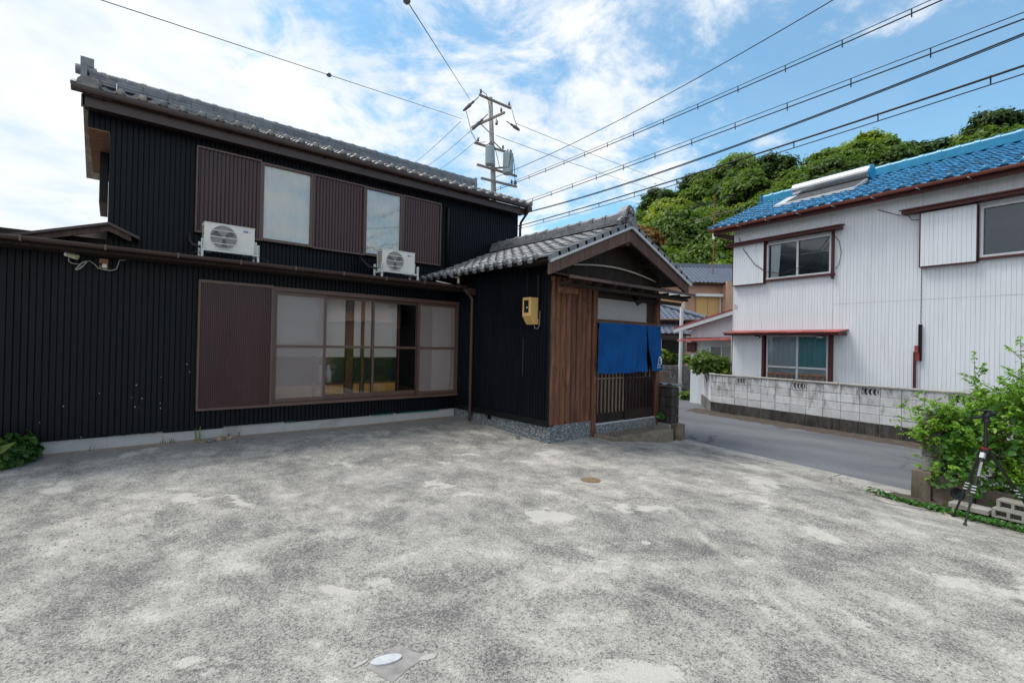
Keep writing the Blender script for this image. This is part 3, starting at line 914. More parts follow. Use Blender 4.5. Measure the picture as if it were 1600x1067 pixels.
    for (xa, za, xb, zb) in ((-2.4, 2.55, -.07, 3.32), (-.07, 3.32, .30, 3.15)):
        sg.hexa([(xa, 9.55, za - .04), (xb, 9.55, zb - .04), (xb, 12, zb - .04), (xa, 12, za - .04), (xa, 9.55, za), (xb, 9.55, zb), (xb, 12, zb), (xa, 12, za)])
    sgo = sg.build('side_roof', 'brown_metal', H)
    MB().hexa([(-2.3, 9.6, 2.45), (-.07, 9.6, 3.19), (-.07, 9.63, 3.19), (-2.3, 9.63, 2.45), (-2.3, 9.6, 2.54), (-.07, 9.6, 3.278), (-.07, 9.63, 3.278), (-2.3, 9.63, 2.54)]).hexa(
        [(-.068, 9.6, 3.19), (.2, 9.6, 3.07), (.2, 9.63, 3.07), (-.068, 9.63, 3.19), (-.068, 9.6, 3.275), (.2, 9.6, 3.155), (.2, 9.63, 3.155), (-.068, 9.63, 3.275)]).build('barge_board', 'barge_wood', sgo)
    MB().box(-2.3, -.1, 9.9, 10, 2.5, 3.1).build('side_wall', 'dark_wood', sgo)

    # upper floor
    w2 = MB().box(-.075, 8.31, Y2 + .03, 14.3, 2.9, 5.16).build('upper_wall', 'black_metal', H)
    p2 = .0705
    b2 = meshmat(MB().prism([(0, -.03), (.006, -.03), (.009, -.001), (.0125, 0), (p2 - .006, 0), (p2 - .002, -.004), (p2 - .001, -.03)], 3.0, 5.16, lambda u, v, t: (u, -v, t)).mesh('board'), 'black_siding')
    for i in range(16):
        place('board', b2, w2, Matrix.Translation((-.085 + p2 * i, Y2 + random.uniform(-.002, .002), 0)))
    up = lambda u, o, z: (u, Y2 - o, z)
    MB().ribbed(up, -.085 + 16 * p2, 8.315, 3.0, 5.16, p2, .012, .025).build('upper_siding', 'black_siding', H)
    MB().ribbed(lambda u, o, z: (-.088 - o, u, z), Y2 + .01, 14.3, 2.9, 5.2, p2, .012, .02).build('side_siding', 'black_siding', H)
    MB().ribbed(lambda u, o, z: (8.318 + o, u, z), Y2 + .01, 14.3, 2.9, 5.2, p2, .012, .02).build('side_siding', 'black_siding', H)
    # jettied gable band on the left side with boarded underside
    MB().box(-.345, -.112, Y2 + .012, 12.6, 4.80, 5.25).build('gable_band', 'black_siding', H)
    MB().ribbed(lambda u, o, z: (u, Y2 - .004 - o, z), -.35, -.086, 4.79, 5.2, p2, .012, .012).build('gable_band_boards', 'black_siding', H)
    MB().box(-.345, -.10, Y2 + .012, 12.4, 4.775, 4.797).build('gable_soffit', 'soffit_wood', H)
    MB().box(-.22, -.112, 11.0, 12.3, 3.9, 4.772).build('side_shutter_box', 'black_metal', H)
    MB().add([(-.10, Y2 + .02, 5.16), (-.10, 14.3, 5.16), (-.10, 12.1, 6.2), (8.32, Y2 + .02, 5.16), (8.32, 14.3, 5.16), (8.32, 12.1, 6.2)], [(0, 1, 2), (3, 5, 4)]).build('gable_wall', 'black_metal', H)

    # upper windows and shutters
    z0, z1 = 3.39, 4.87
    for x0, x1 in ((1.05, 2.06), (2.985, 4.03), (4.905, 5.88)):
        first = x0 < 2
        zz1 = z1 if first else z1 - .02
        sb = MB().box(x0 + .02, x1 - .02, Y2 - .07, Y2 - .004, z0 + .02, zz1 - .02).build('upper_shutter_box', 'brown_shutter', H)
        MB().corr(lambda u, o, z: (u, Y2 - .082 - o, z), x0 + .03, x1 - .03, z0 + .03, zz1 - .03, .062, .010).build('shutter_panel', 'brown_shutter', sb, smooth=True)
        MB().box(x0, x1, Y2 - .108, Y2 - .002, zz1 - .03, zz1).box(x0, x1, Y2 - .108, Y2 - .002, z0, z0 + .03).box(x0, x0 + .024, Y2 - .106, Y2 - .003, z0 + .03, zz1 - .03).box(x1 - .024, x1, Y2 - .106, Y2 - .003, z0 + .03, zz1 - .03).build('shutter_frame', 'brown_frame', sb)
    for x0, x1, low in ((2.062, 2.983, 3.40), (4.032, 4.903, 3.40)):
        wo = MB().box(x0, x1, Y2 - .09, Y2 - .003, 4.81, 4.85).box(x0, x1, Y2 - .11, Y2 - .003, low, low + .05).box(x0, x0 + .045, Y2 - .088, Y2 - .004, low + .05, 4.81).box(x1 - .045, x1, Y2 - .088, Y2 - .004, low + .05, 4.81).build('upper_window', 'brown_frame', H)
        MB().box(x0 + .045, x1 - .045, Y2 - .05, Y2 - .046, low + .05, 4.81).build('pane', 'glass_sky', wo)
        c = MB(); n = 40; vs = []
        for z in (low + .05, 4.81):
            for i in range(n + 1):
                u = x0 + .045 + (x1 - x0 - .09) * i / n; vs.append((u, Y2 - .022 + .006 * math.sin(i * 1.35) + .004 * math.sin(i * .5), z))
        c.add(vs, [(i, i + 1, n + 2 + i, n + 1 + i) for i in range(n)])
        c.build('curtain', 'curtain_white', wo, smooth=True)
    # black riser pipe with elbow
    MB().tube([(6.10, Y2 - .02, 4.80), (6.10, Y2 - .06, 4.815), (6.10, Y2 - .065, 4.77), (6.10, Y2 - .065, 3.1)], [.04, .045, .04, .03], 10).build('riser_pipe', 'black_metal', H, smooth=True)
    MB().box(5.955, 5.975, Y2 - .012, Y2 + .01, 3.1, 4.98).build('cladding_joint', 'black_metal', H)

    # main roof
    XL, XR, YE, ZE, YR, ZR = -.52, 8.40, 9.50, 5.235, 12.10, 6.27
    sl = Vector((0, YR - YE, ZR - ZE)); Ls = sl.length; ey = sl.normalized(); ez = Vector((0, -ey.z, ey.y))
    rf = MB().hexa([(XL, YE, ZE - .06), (XR, YE, ZE - .06), (XR, YR, ZR - .06), (XL, YR, ZR - .06), (XL, YE, ZE - .005), (XR, YE, ZE - .005), (XR, YR, ZR - .005), (XL, YR, ZR - .005)])
    rf.hexa([(XL, 2 * YR - YE, ZE - .06), (XR, 2 * YR - YE, ZE - .06), (XR, YR + .001, ZR - .06), (XL, YR + .001, ZR - .06), (XL, 2 * YR - YE, ZE + .02), (XR, 2 * YR - YE, ZE + .02), (XR, YR + .001, ZR + .02), (XL, YR + .001, ZR + .02)])
    roof = rf.build('tiled_roof', 'grey_tile_old', H)
    gauge = .225; nrow = int(Ls / gauge); w = .262; ncol = 32
    tile_field(roof, Vector((XL + .33, YE - .03, ZE)), (1, 0, 0), ey, ez, ncol, nrow, w, gauge, 'grey_tile_old', 5, 1.25, rng=random.Random(4))
    # verge rolls
    for x, r in ((XL + .17, .12), (XR - .02, .07)):
        for k in range(int(Ls / .28)):
            a = Vector((x, YE - .05, ZE + .03)) + ey * (k * .28)
            MB().tube([a, a + ey * .05, a + ey * .06, a + ey * .29], [r * 1.04, r * 1.04, r * .96, r * .92], 14).build('verge_tile', 'grey_tile_old', roof, smooth=False)
    for k in range(7):
        a = Vector((XL + .0, YE, ZE + .01)) + ey * (k * .28)
        MB().beam(a + Vector((.05, 0, .02)), a + Vector((.05, 0, .04)) + ey * .30, .14, .045, ez).build('verge_tile', 'grey_tile', roof)
    # ridge
    for i, (hw, zz) in enumerate(((.17, .03), (.155, .085), (.14, .14), (.125, .195))):
        n = 22; L = (XR - XL - .15) / n
        me = meshmat(MB().box(0, L * .985, -hw, hw, 0, .042).mesh('ridge_course'), 'grey_tile')
        for k in range(n):
            place('ridge_course', me, roof, Matrix.Translation((XL + .1 + k * L, YR + random.uniform(-.006, .006), ZR + zz)))
    ridge_cap(roof, (XL + .05, YR, ZR + .24), (XR - .1, YR, ZR + .24), .085, 'grey_tile', .30)
    on = MB().box(XL - .02, XL + .07, YR - .17, YR + .17, ZR - .02, ZR + .30).box(XL - .03, XL + .16, YR - .075, YR + .075, ZR + .34, ZR + .50)
    on.tube([(XL - .10, YR, ZR + .27), (XL + .2, YR, ZR + .27)], .09, 12).tube([(XL - .02, YR - .12, ZR + .02), (XL + .22, YR - .12, ZR + .02)], .085, 12)
    on.build('ridge_end_tile', 'grey_tile', roof)
    MB().tube([(XR - .12, YR, ZR + .12), (XR + .02, YR, ZR + .12)], .16, 14).box(XR - .1, XR - .02, YR - .2, YR + .2, ZR - .05, ZR + .3).build('ridge_end_tile', 'grey_tile', roof)
    # fascia, soffit, gutter
    MB().box(XL + .12, XR - .04, YE + .085, YE + .115, 5.00, 5.17).build('fascia', 'brown_metal', H)
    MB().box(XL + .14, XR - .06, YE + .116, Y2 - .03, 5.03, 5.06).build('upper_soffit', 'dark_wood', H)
    MB().hexa([(XL + .10, YE + .085, 4.97), (XL + .14, YE + .085, 4.97), (XL + .14, YR, 6.05), (XL + .10, YR, 6.05), (XL + .10, YE + .085, 5.16), (XL + .14, YE + .085, 5.16), (XL + .14, YR, 6.22), (XL + .10, YR, 6.22)]).build('verge_board', 'brown_metal', H)
    g = MB()
    pr = [(-.062, .015), (-.062, -.03), (-.045, -.062), (0, -.075), (.045, -.062), (.062, -.03), (.062, .015), (.054, .015), (.054, -.03), (0, -.066), (-.054, -.03), (-.054, .015)]
    g.prism(pr, XL - .01, XR - .02, lambda u, v, t: (t, YE + .005 + u, 5.225 + v))
    go = g.build('upper_gutter', 'brown_metal', H)
    for i in range(11):
        x = XL + .35 + i * .82
        MB().box(x, x + .015, YE - .063, YE + .08, 5.135, 5.15).build('gutter_bracket', 'black_metal', go)
    MB().tube([(8.33, YE, 5.17), (8.34, YE + .02, 5.06), (8.37, Y2 - .06, 4.86), (8.37, Y2 - .03, 4.78), (8.37, Y2 - .03, 4.2)], .033, 10).build('gutter_downpipe', 'brown_metal', H, smooth=True)
    MB().box(8.27, 8.42, YE - .07, YE + .07, 5.08, 5.20).build('gutter_hopper', 'brown_metal', H)
    # small lit corner strip under the lean-to at the far left
    return H


HOUSE = black_house()


# ---------------------------------------------------------------- entrance porch
def porch():
    E = thing('entrance_porch', (7.45, 6.0, -.1), 'single-storey tiled entrance porch with brown plank front and lattice door', 'porch')
    XW, YE_, XE = 5.85, 6.02, 9.12
    side = lambda u, o, z: (XW - o, u, z)
    MB().box(XW + .03, XW + .1, YE_ + .03, 9.85, .2, 3.02).build('side_wall', 'black_metal', E)
    MB().ribbed(side, YE_ + .012, 8.955, .27, 3.0, .078, .016, .02).build('side_siding', 'black_siding', E)
    MB().box(XW - .028, XW + .03, YE_ + .004, 8.955, .17, .272).build('base_flashing', 'black_metal', E, bevel=.003)
    tb = MB().box(XW + .005, XW + .12, YE_ - .015, 7.66, -.5, .168).box(XW + .005, XW + .12, 7.84, 8.95, -.5, .168).box(XW + .005, XW + .12, 7.66, 7.84, -.5, .075).box(XW + .12, 6.945, YE_ - .015, YE_ + .1, -.5, .192)
    tb.build('stone_plinth', 'terrazzo', E)
    MB().box(XW + .06, XW + .1, 7.66, 7.84, .07, .17).build('vent', 'black_metal', E)
    MB().box(XW - .032, XW + .006, YE_ - .012, YE_ + .004, .19, 2.72).build('corner_trim', 'black_metal', E)
    MB().box(XE - .02, XE + .02, YE_ + .05, 9.85, -.3, 3.0).build('far_side_wall', 'black_siding', E)
    MB().box(XW - .004, XW - .002, 6.71, 6.735, 1.02, 1.72).build('patch_strip', 'dull_patch', E)
    # rounded brown planks
    bw = .1355; n = 8; K = 6
    pr = [(-bw / 2 + .004 + (bw - .008) * i / K, .034 * math.sin(math.pi * i / K) ** .7 if 0 < i < K else 0) for i in range(K + 1)] + [(bw / 2 - .004, -.03), (-bw / 2 + .004, -.03)]
    me = meshmat(MB().prism(pr, .195, 2.80, lambda u, v, t: (u, -v, t)).mesh('plank', smooth=False), 'brown_wood')
    bk = MB().box(XW + .03, 6.93, YE_ + .03, YE_ + .08, .19, 2.8).build('plank_wall', 'dark_wood', E)
    for i in range(n):
        place('plank', me, bk, Matrix.Translation((XW + .075 + i * bw, YE_ + .01, 0)) @ Matrix.Rotation(random.uniform(-.004, .004), 4, 'Y'))
    # posts and beams
    MB().box(6.95, 7.055, YE_ - .045, YE_ + .07, -.14, 2.75).build('post', 'brown_wood', E, bevel=.006)
    MB().box(9.00, 9.115, YE_ - .045, YE_ + .07, -.10, 2.75).build('post', 'brown_wood', E, bevel=.006)
    MB().box(7.057, 8.998, YE_ - .03, YE_ + .07, 2.02, 2.11).build('lintel', 'brown_wood', E)
    MB().box(7.057, 8.998, YE_ - .03, YE_ + .07, 2.52, 2.60).build('head_beam', 'dark_wood', E)
    MB().box(7.06, 8.70, YE_ + .02, YE_ + .03, 2.112, 2.518).build('transom_glass', 'frosted', E)
    MB().box(8.705, 8.99, YE_ + .025, YE_ + .06, 2.112, 2.518).build('transom_panel', 'dark_wood', E)
    MB().box(7.057, 8.998, YE_ - .06, YE_ + .08, -.35, .098).build('door_sill', 'terrazzo', E)
    MB().box(7.057, 8.998, YE_ - .03, YE_ + .05, .10, .118).build('door_track', 'pale_grey_metal', E)
    # two sliding lattice doors
    for k, (x0, x1, y) in enumerate(((7.06, 8.06, YE_ + .045), (8.0, 8.995, YE_ + .008))):
        d = .016
        D = MB().box(x0, x0 + .05, y - d, y + d, .12, 2.018).box(x1 - .05, x1, y - d, y + d, .12, 2.018).box(x0 + .05, x1 - .05, y - d + .002, y + d - .002, .12, .33).box(x0 + .05, x1 - .05, y - d + .002, y + d - .002, 1.95, 2.018).build('door', 'dark_wood', E)
        MB().box(x0 + .05, x1 - .05, y + .004, y + .008, .33, 1.95).build('pane', 'dark_glass', D)
        nb = 8
        for i in range(nb):
            x = x0 + .05 + (x1 - x0 - .1) * (i + .6) / nb
            MB().box(x - .0055, x + .0055, y - .030, y - .002, .30, 1.95).build('lattice_bar', 'lattice_pale' if k == 0 else 'brown_shutter', D)
        for z in (.96, 1.08):
            MB().box(x0 + .05, x1 - .05, y - .014, y + .002, z, z + .022).build('lattice_rail', 'lattice_pale' if k == 0 else 'brown_shutter', D)
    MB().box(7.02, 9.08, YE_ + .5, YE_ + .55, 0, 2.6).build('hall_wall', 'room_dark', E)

    # gable boards above the door
    zt = lambda x: 3.80 - .405 * abs(x - 7.5)
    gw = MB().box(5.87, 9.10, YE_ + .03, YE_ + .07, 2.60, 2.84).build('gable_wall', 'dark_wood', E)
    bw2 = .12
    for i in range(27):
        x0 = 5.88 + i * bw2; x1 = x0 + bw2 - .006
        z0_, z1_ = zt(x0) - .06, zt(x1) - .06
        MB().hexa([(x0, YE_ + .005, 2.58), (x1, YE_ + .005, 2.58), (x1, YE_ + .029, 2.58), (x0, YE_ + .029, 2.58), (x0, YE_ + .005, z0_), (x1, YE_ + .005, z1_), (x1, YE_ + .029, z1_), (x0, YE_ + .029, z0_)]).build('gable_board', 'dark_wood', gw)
    # pent roof over the door
    pe = MB().hexa([(5.72, 5.47, 2.725), (9.62, 5.47, 2.725), (9.62, YE_, 2.86), (5.72, YE_, 2.86), (5.72, 5.47, 2.75), (9.62, 5.47, 2.75), (9.62, YE_, 2.885), (5.72, YE_, 2.885)]).build('pent_roof', 'brown_metal', E)
    MB().box(5.72, 9.62, 5.455, 5.469, 2.70, 2.752).build('drip_edge', 'brown_metal', pe)
    MB().box(5.71, 6.72, 5.40, 5.454, 2.695, 2.742).build('drip_gutter', 'brown_frame', pe, bevel=.006)
    for i in range(9):
        x = 6.1 + i * .42
        MB().box(x, x + .045, 5.49, YE_ - .06, 2.655, 2.70).build('rafter', 'dark_wood', pe)
    MB().box(5.72, 9.62, 5.62, 5.70, 2.60, 2.654).build('purlin', 'dark_wood', pe)
    br = MB().box(5.80, 6.22, 5.72, 5.80, 2.49, 2.585).build('bracket_arm', 'brown_wood', E, bevel=.006)
    MB().box(5.98, 6.10, 5.71, 5.81, 2.588, 2.70).build('bracket_block', 'brown_wood', br, bevel=.004)
    MB().box(8.7, 9.55, 5.74, 5.80, 2.50, 2.57).build('bracket_arm', 'dark_wood', E)
    MB().tube([(8.05, 5.9, 2.60), (8.05, 5.82, 2.52), (8.08, 5.78, 2.44)], [.04, .05, .055], 10).build('porch_lamp', 'black_metal', E, smooth=True)

    # tiled gable roof
    XRi, ZRi, XeW, XeE, Ze, Y0, Y1 = 7.5, 3.90, 5.38, 9.62, 3.00, 5.58, Y2 - .02
    rf = MB()
    for xe in (XeW, XeE):
        rf.hexa([(xe, Y0, Ze - .05), (XRi, Y0, ZRi - .05), (XRi, Y1, ZRi - .05), (xe, Y1, Ze - .05), (xe, Y0, Ze - .006), (XRi, Y0, ZRi - .006), (XRi, Y1, ZRi - .006), (xe, Y1, Ze - .006)])
    roof = rf.build('tiled_roof', 'dark_wood', E)
    for sgn, xe, single in ((1, XeW, 12), (-1, XeE, 2)):
        sl = Vector((XRi - xe, 0, ZRi - Ze)); Ls = sl.length; ey = sl.normalized()
        ez = Vector((-ey.z * sgn, 0, abs(ey.x)))
        ex = ey.cross(ez); gauge = .232; w = .268; ncol = 15; nrow = int(Ls / gauge)
        org = Vector((xe, Y1 if ex.y < 0 else Y0 + .26, Ze)) - ey * .04
        tile_field(roof, org, ex, ey, ez, ncol, nrow, w, gauge, 'grey_tile', single, 1.2, rng=random.Random(8))
        # verge: overlapping side tiles on the front edge
        vt = MB().box(-.13, .13, 0, .285, -.004, .022).box(-.150, -.128, 0, .285, -.085, .022)
        if sgn < 0: vt = MB().box(-.13, .13, 0, .285, -.004, .022).box(.128, .150, 0, .285, -.085, .022)
        vme = meshmat(vt.mesh('verge_tile'), 'grey_tile')
        fy = Vector((0, -1, 0)) if sgn > 0 else Vector((0, 1, 0))
        for k in range(nrow + 1):
            o = Vector((xe, Y0 + .12, Ze)) + ey * (k * gauge - .04) + ez * (.035)
            # tilt each tile so its lower end rides over the one below
            e2 = (ey - ez * .07).normalized(); z2 = (ez + ey * .07).normalized()
            sx = 1 if sgn > 0 else -1
            exv = e2.cross(z2)
            mt = frame(exv, e2, z2, o)
            # the hanging lip always faces the front (-Y)
            me_ = MB().box(-.13, .13, 0, .285, -.004, .022)
            if exv.y < 0: me_.box(.128, .150, 0, .285, -.085, .022)
            else: me_.box(-.150, -.128, 0, .285, -.085, .022)
            place('verge_tile', meshmat(me_.mesh('verge_tile'), 'grey_tile'), roof, mt)
        # flashing strip and barge board
        p0 = Vector((xe - sgn * .0, Y0 - .03, Ze - .045)); p1 = Vector((XRi, Y0 - .03, ZRi - .045))
        MB().hexa([(xe, Y0 - .035, Ze - .075), (XRi, Y0 - .035, ZRi - .075), (XRi, Y0 + .0, ZRi - .075), (xe, Y0 + .0, Ze - .075),
                   (xe, Y0 - .035, Ze - .03), (XRi, Y0 - .035, ZRi - .03), (XRi, Y0 + .0, ZRi - .03), (xe, Y0 + .0, Ze - .03)]).build('verge_flashing', 'pale_grey_metal', roof)
        xi = xe + sgn * .03
        za = Ze + .405 * .03 * 1.05
        MB().hexa([(xi, Y0 + .02, za - .275), (XRi - sgn * .002, Y0 + .02, ZRi - .315), (XRi - sgn * .002, Y0 + .07, ZRi - .315), (xi, Y0 + .07, za - .275),
                   (xi, Y0 + .02, za - .078), (XRi - sgn * .002, Y0 + .02, ZRi - .078), (XRi - sgn * .002, Y0 + .07, ZRi - .078), (xi, Y0 + .07, za - .078)]).build('barge_board', 'barge_wood', E)
        # purlin under the overhang
        xm = xe + sgn * 1.15
        MB().box(xm - .05, xm + .05, Y0 + .072, YE_ + .03, zt(xm) - .19, zt(xm) - .08).build('roof_purlin', 'dark_wood', E)
    MB().box(XRi - .05, XRi + .05, Y0 + .072, YE_ + .03, 3.52, 3.66).build('roof_purlin', 'barge_wood', E)
    # ridge courses, caps and end ornament
    for i, (hw, zz) in enumerate(((.16, .02), (.145, .065), (.13, .11))):
        n = 13; L = (Y1 - Y0 - .08) / n
        me = meshmat(MB().box(-hw, hw, 0, L * .985, 0, .036).mesh('ridge_course'), 'grey_tile')
        for k in range(n): place('ridge_course', me, roof, Matrix.Translation((XRi + random.uniform(-.005, .005), Y0 + .06 + k * L, ZRi + zz)))
    ridge_cap(roof, (XRi, Y1, ZRi + .155), (XRi, Y0 + .22, ZRi + .155), .085, 'grey_tile', .325, 'ridge_tile', True, True)
    on = MB()
    for k in range(15):  # arched body of the ornament
        a0, a1 = math.pi * k / 15, math.pi * (k + 1) / 15
        on.hexa([(XRi + .115 * math.cos(a0), Y0 + .02, ZRi + .12 + .20 * math.sin(a0)), (XRi + .115 * math.cos(a1), Y0 + .02, ZRi + .12 + .20 * math.sin(a1)), (XRi + .115 * math.cos(a1), Y0 + .19, ZRi + .12 + .20 * math.sin(a1)), (XRi + .115 * math.cos(a0), Y0 + .19, ZRi + .12 + .20 * math.sin(a0)),
                 (XRi + .16 * math.cos(a0), Y0 + .03, ZRi + .12 + .255 * math.sin(a0)), (XRi + .16 * math.cos(a1), Y0 + .03, ZRi + .12 + .255 * math.sin(a1)), (XRi + .16 * math.cos(a1), Y0 + .18, ZRi + .12 + .255 * math.sin(a1)), (XRi + .16 * math.cos(a0), Y0 + .18, ZRi + .12 + .255 * math.sin(a0))])
    on.box(XRi - .115, XRi + .115, Y0 + .06, Y0 + .16, ZRi - .02, ZRi + .30)
    on.tube([(XRi, Y0 - .03, ZRi + .25), (XRi, Y0 + .1, ZRi + .25)], .055, 12)
    on.tube([(XRi - .02, Y0 + .0, ZRi + .14), (XRi - .02, Y0 + .1, ZRi + .14)], .06, 12)
    for sx in (-1, 1):  # side scrolls
        on.tube([(XRi + sx * .13, Y0 + .1, ZRi + .10), (XRi + sx * .20, Y0 + .1, ZRi + .08), (XRi + sx * .26, Y0 + .1, ZRi + .03), (XRi + sx * .23, Y0 + .1, ZRi - .02), (XRi + sx * .19, Y0 + .1, ZRi + .01)], [.06, .05, .045, .04, .03], 8)
    on.build('ridge_ornament', 'grey_tile', roof)
    MB().tube([(XRi, Y0 - .06, ZRi + .045), (XRi, Y0 + .16, ZRi + .045)], .085, 14).build('ridge_end_tile', 'grey_tile', roof)
    # bent conduit across the gable
    pts = []
    for i in range(13):
        f = i / 12; pts.append((6.35 + 2.55 * f, YE_ - .05, 3.03 + .13 * math.sin(math.pi * (f * .9 + .05)) - .06 * f))
    MB().tube(pts, .018, 8).build('conduit', 'cable_white', E, smooth=True)
    # black conduits down to the meter
    for y in (6.62, 6.60):
        MB().tube([(XW - .02, y, 2.95), (XW - .02, y, 2.42)], .008, 6).build('meter_conduit', 'black_metal', E)
    MB().tube([(XW - .03, 6.30, 2.85), (XW - .03, 6.30, 2.05)], .02, 8).build('meter_conduit', 'black_metal', E)
    return E


PORCH = porch()


# ---------------------------------------------------------------- fittings on the black house
def fittings():
    # downpipe in the inner corner
    d = MB().tube([(5.70, 8.46, 2.72), (5.74, 8.34, 2.62), (5.785, 8.30, 2.52), (5.785, 8.30, gz(5.78, 8.3) - .05)], [.045, .04, .034, .034], 12)
    d.box(5.70, 5.83, 8.24, 8.40, 2.60, 2.74)
    for z in (.62, 1.55): d.tube([(5.785, 8.30, z), (5.785, 8.30, z + .05)], .040, 12)
    tag(d.build('downpipe', 'brown_metal', loc=(5.785, 8.30, 0)), 'brown downpipe in the corner between black house and porch', 'downpipe')

    # electricity meter
    T = thing('meter_box', (5.84, 6.4, 2.0), 'cream electricity meter box on the black porch wall', 'meter')
    b = MB(); x0, x1, y0, y1 = 5.63, 5.832, 6.29, 6.51
    b.prism([(x0, 2.43), (x1, 2.43), (x1, 1.955), (x0 + .10, 1.955), (x0, 2.10)], y0, y1, lambda u, v, t: (u, t, v))
    body = b.build('body', 'meter_cream', T, bevel=.008)
    MB().box(x0 - .004, x0 - .001, y0 + .055, y1 - .045, 2.16, 2.38).build('meter_window', 'dark_glass', T)
    MB().tube([(x0 - .008, 6.38, 2.25), (x0 - .003, 6.38, 2.25)], .014, 10).build('dial', 'paint_white', T)
    MB().tube([(5.76, 6.33, 1.96), (5.76, 6.32, 1.89), (5.79, 6.27, 1.88), (5.81, 6.25, 1.94), (5.815, 6.245, 2.2)], .008, 6).build('conduit', 'pvc_grey', T, smooth=True)

    # noren
    T = thing('noren', (8.08, 5.93, 1.08), 'short indigo-blue noren curtain hung across the porch door', 'curtain')
    YN = 5.925

    def cloth(x0, x1, zb0, zb1, ztop, seed, lean0=0.0, lean1=0.0, amp=.026):
        b = MB(); nx, nz = 34, 22; vs = []
        for j in range(nz + 1):
            f = j / nz
            for i in range(nx + 1):
                g = i / nx
                xa = x0 + lean0 * f; xb = x1 + lean1 * f
                x = xa + (xb - xa) * g
                zb = zb0 + (zb1 - zb0) * g
                z = ztop + (zb - ztop) * f + .006 * math.sin(g * 9 + seed) * f
                y = YN + amp * (.3 + .9 * f) * math.sin(g * (x1 - x0) * 8.5 + seed + f * .5) + .014 * math.sin(g * 21 + seed * 2 + f * 3) * f + .012 * math.sin(g * 6 + f * 9 + seed) * f - .035 * f * math.sin(f * 2.2)
                # crease lines where the cloth was folded
                y += .012 * math.exp(-((f - .48) / .025) ** 2) + .006 * math.exp(-((f - .24) / .02) ** 2)
                vs.append((x, y, z))
        n = nx + 1
        b.add(vs, [(j * n + i, j * n + i + 1, (j + 1) * n + i + 1, (j + 1) * n + i) for j in range(nz) for i in range(nx)])
        return b
    cloth(7.05, 7.715, 1.075, 1.075, 2.05, .4, -.03, .0).build('cloth_panel', 'noren_blue', T, smooth=True)
    cloth(7.72, 8.56, 1.075, 1.09, 2.05, 2.0, .0, .0).build('cloth_panel', 'noren_blue', T, smooth=True)
    cloth(8.56, 9.07, 1.10, 1.095, 2.05, 3.6, .13, .05, .022).build('cloth_panel', 'noren_blue', T, smooth=True)
    MB().tube([(7.02, YN + .015, 2.05), (9.10, YN + .015, 2.05)], .012, 8).build('rod', 'brown_frame', T)
    for x in (8.60, 8.76): MB().box(x, x + .016, YN + .05, YN + .056, .985, 1.2).build('weight_stick', 'lattice_pale', T)
    e = MB()  # white emblem: a crescent with inner strokes and short lettering
    ex, ez, ye = 8.945, 1.30, YN - .075

    def arc(r0, r1, a0, a1, ox, oz, sx=1, sz=1, n=16):
        vs = []
        for i in range(n + 1):
            a = R(a0 + (a1 - a0) * i / n); w = math.sin(math.pi * i / n)
            for r in (r0, r0 + (r1 - r0) * (.25 + w * .75)): vs.append((ex + ox + sx * r * math.cos(a), ye, ez + oz + sz * r * math.sin(a)))
        e.add(vs, [(2 * i, 2 * i + 1, 2 * i + 3, 2 * i + 2) for i in range(n)])
    arc(.075, .100, -70, 190, 0, 0, .75, 1.05); arc(.042, .060, -120, 130, .01, .0, .8, 1.0); arc(.020, .036, 20, 240, .02, .0, .8, 1.0)
    arc(.090, .105, 185, 285, .0, .02, .8, 1.1)
    for i, w in enumerate((.012, .02, .012, .03)):
        e.add([(ex - .075 + .028 * i, ye, ez - .135), (ex - .075 + .028 * i + w * .7, ye, ez - .135), (ex - .075 + .028 * i + w * .7, ye, ez - .115), (ex - .075 + .028 * i, ye, ez - .115)], [(0, 1, 2, 3)])
    e.add([(ex - .085, ye, ez - .15), (ex - .075, ye, ez - .15), (ex - .075, ye, ez - .06), (ex - .085, ye, ez - .06)], [(0, 1, 2, 3)])
    e.build('emblem', 'paint_white', T)

    # doorstep
    T = thing('doorstep', (7.95, 5.7, -.25), 'worn concrete doorstep slab below the lattice door', 'step')
    MB().hexa([(6.98, 5.47, -.5), (8.78, 5.40, -.5), (8.99, 5.955, -.5), (6.98, 5.955, -.5), (6.98, 5.47, -.05), (8.78, 5.40, -.05), (8.99, 5.955, -.05), (6.98, 5.955, -.05)]).build('slab', 'step_stone', T, bevel=.012)
    g = MB()
    for i in range(16):
        for j in range(4):
            x, y = 7.10 + i * .095, 5.56 + j * .085
            g.box(x, x + .042, y, y + .036, -.0495, -.0465)
    g.build('grip_pads', 'dark_block', T)['kind'] = 'stuff'

    # air conditioners
    def ac(x0, x1, label):
        T = thing('air_conditioner', ((x0 + x1) / 2, 9.1, 2.93), label, 'air conditioner', 'air conditioners on the lean-to roof')
        y0, y1, z0, z1 = 8.93, 9.20, 2.995, 3.425
        MB().box(x0, x1, y0, y1, z0, z1 - .012).build('body', 'ac_white', T, bevel=.014)
        MB().box(x0 - .006, x1 + .006, y0 - .006, y1 + .006, z1 - .014, z1).build('top_cover', 'ac_white', T, bevel=.005)
        cx, cz, r = x0 + (x1 - x0) * .37, (z0 + z1) / 2 - .005, .188
        gr = MB(); n = 32
        gr.add([(cx, y0 - .004, cz)] + [(cx + r * math.cos(2 * math.pi * i / n), y0 - .004, cz + r * math.sin(2 * math.pi * i / n)) for i in range(n)], [(0, i + 1, (i + 1) % n + 1) for i in range(n)])
        G = gr.build('fan_opening', 'fan_grey', T)
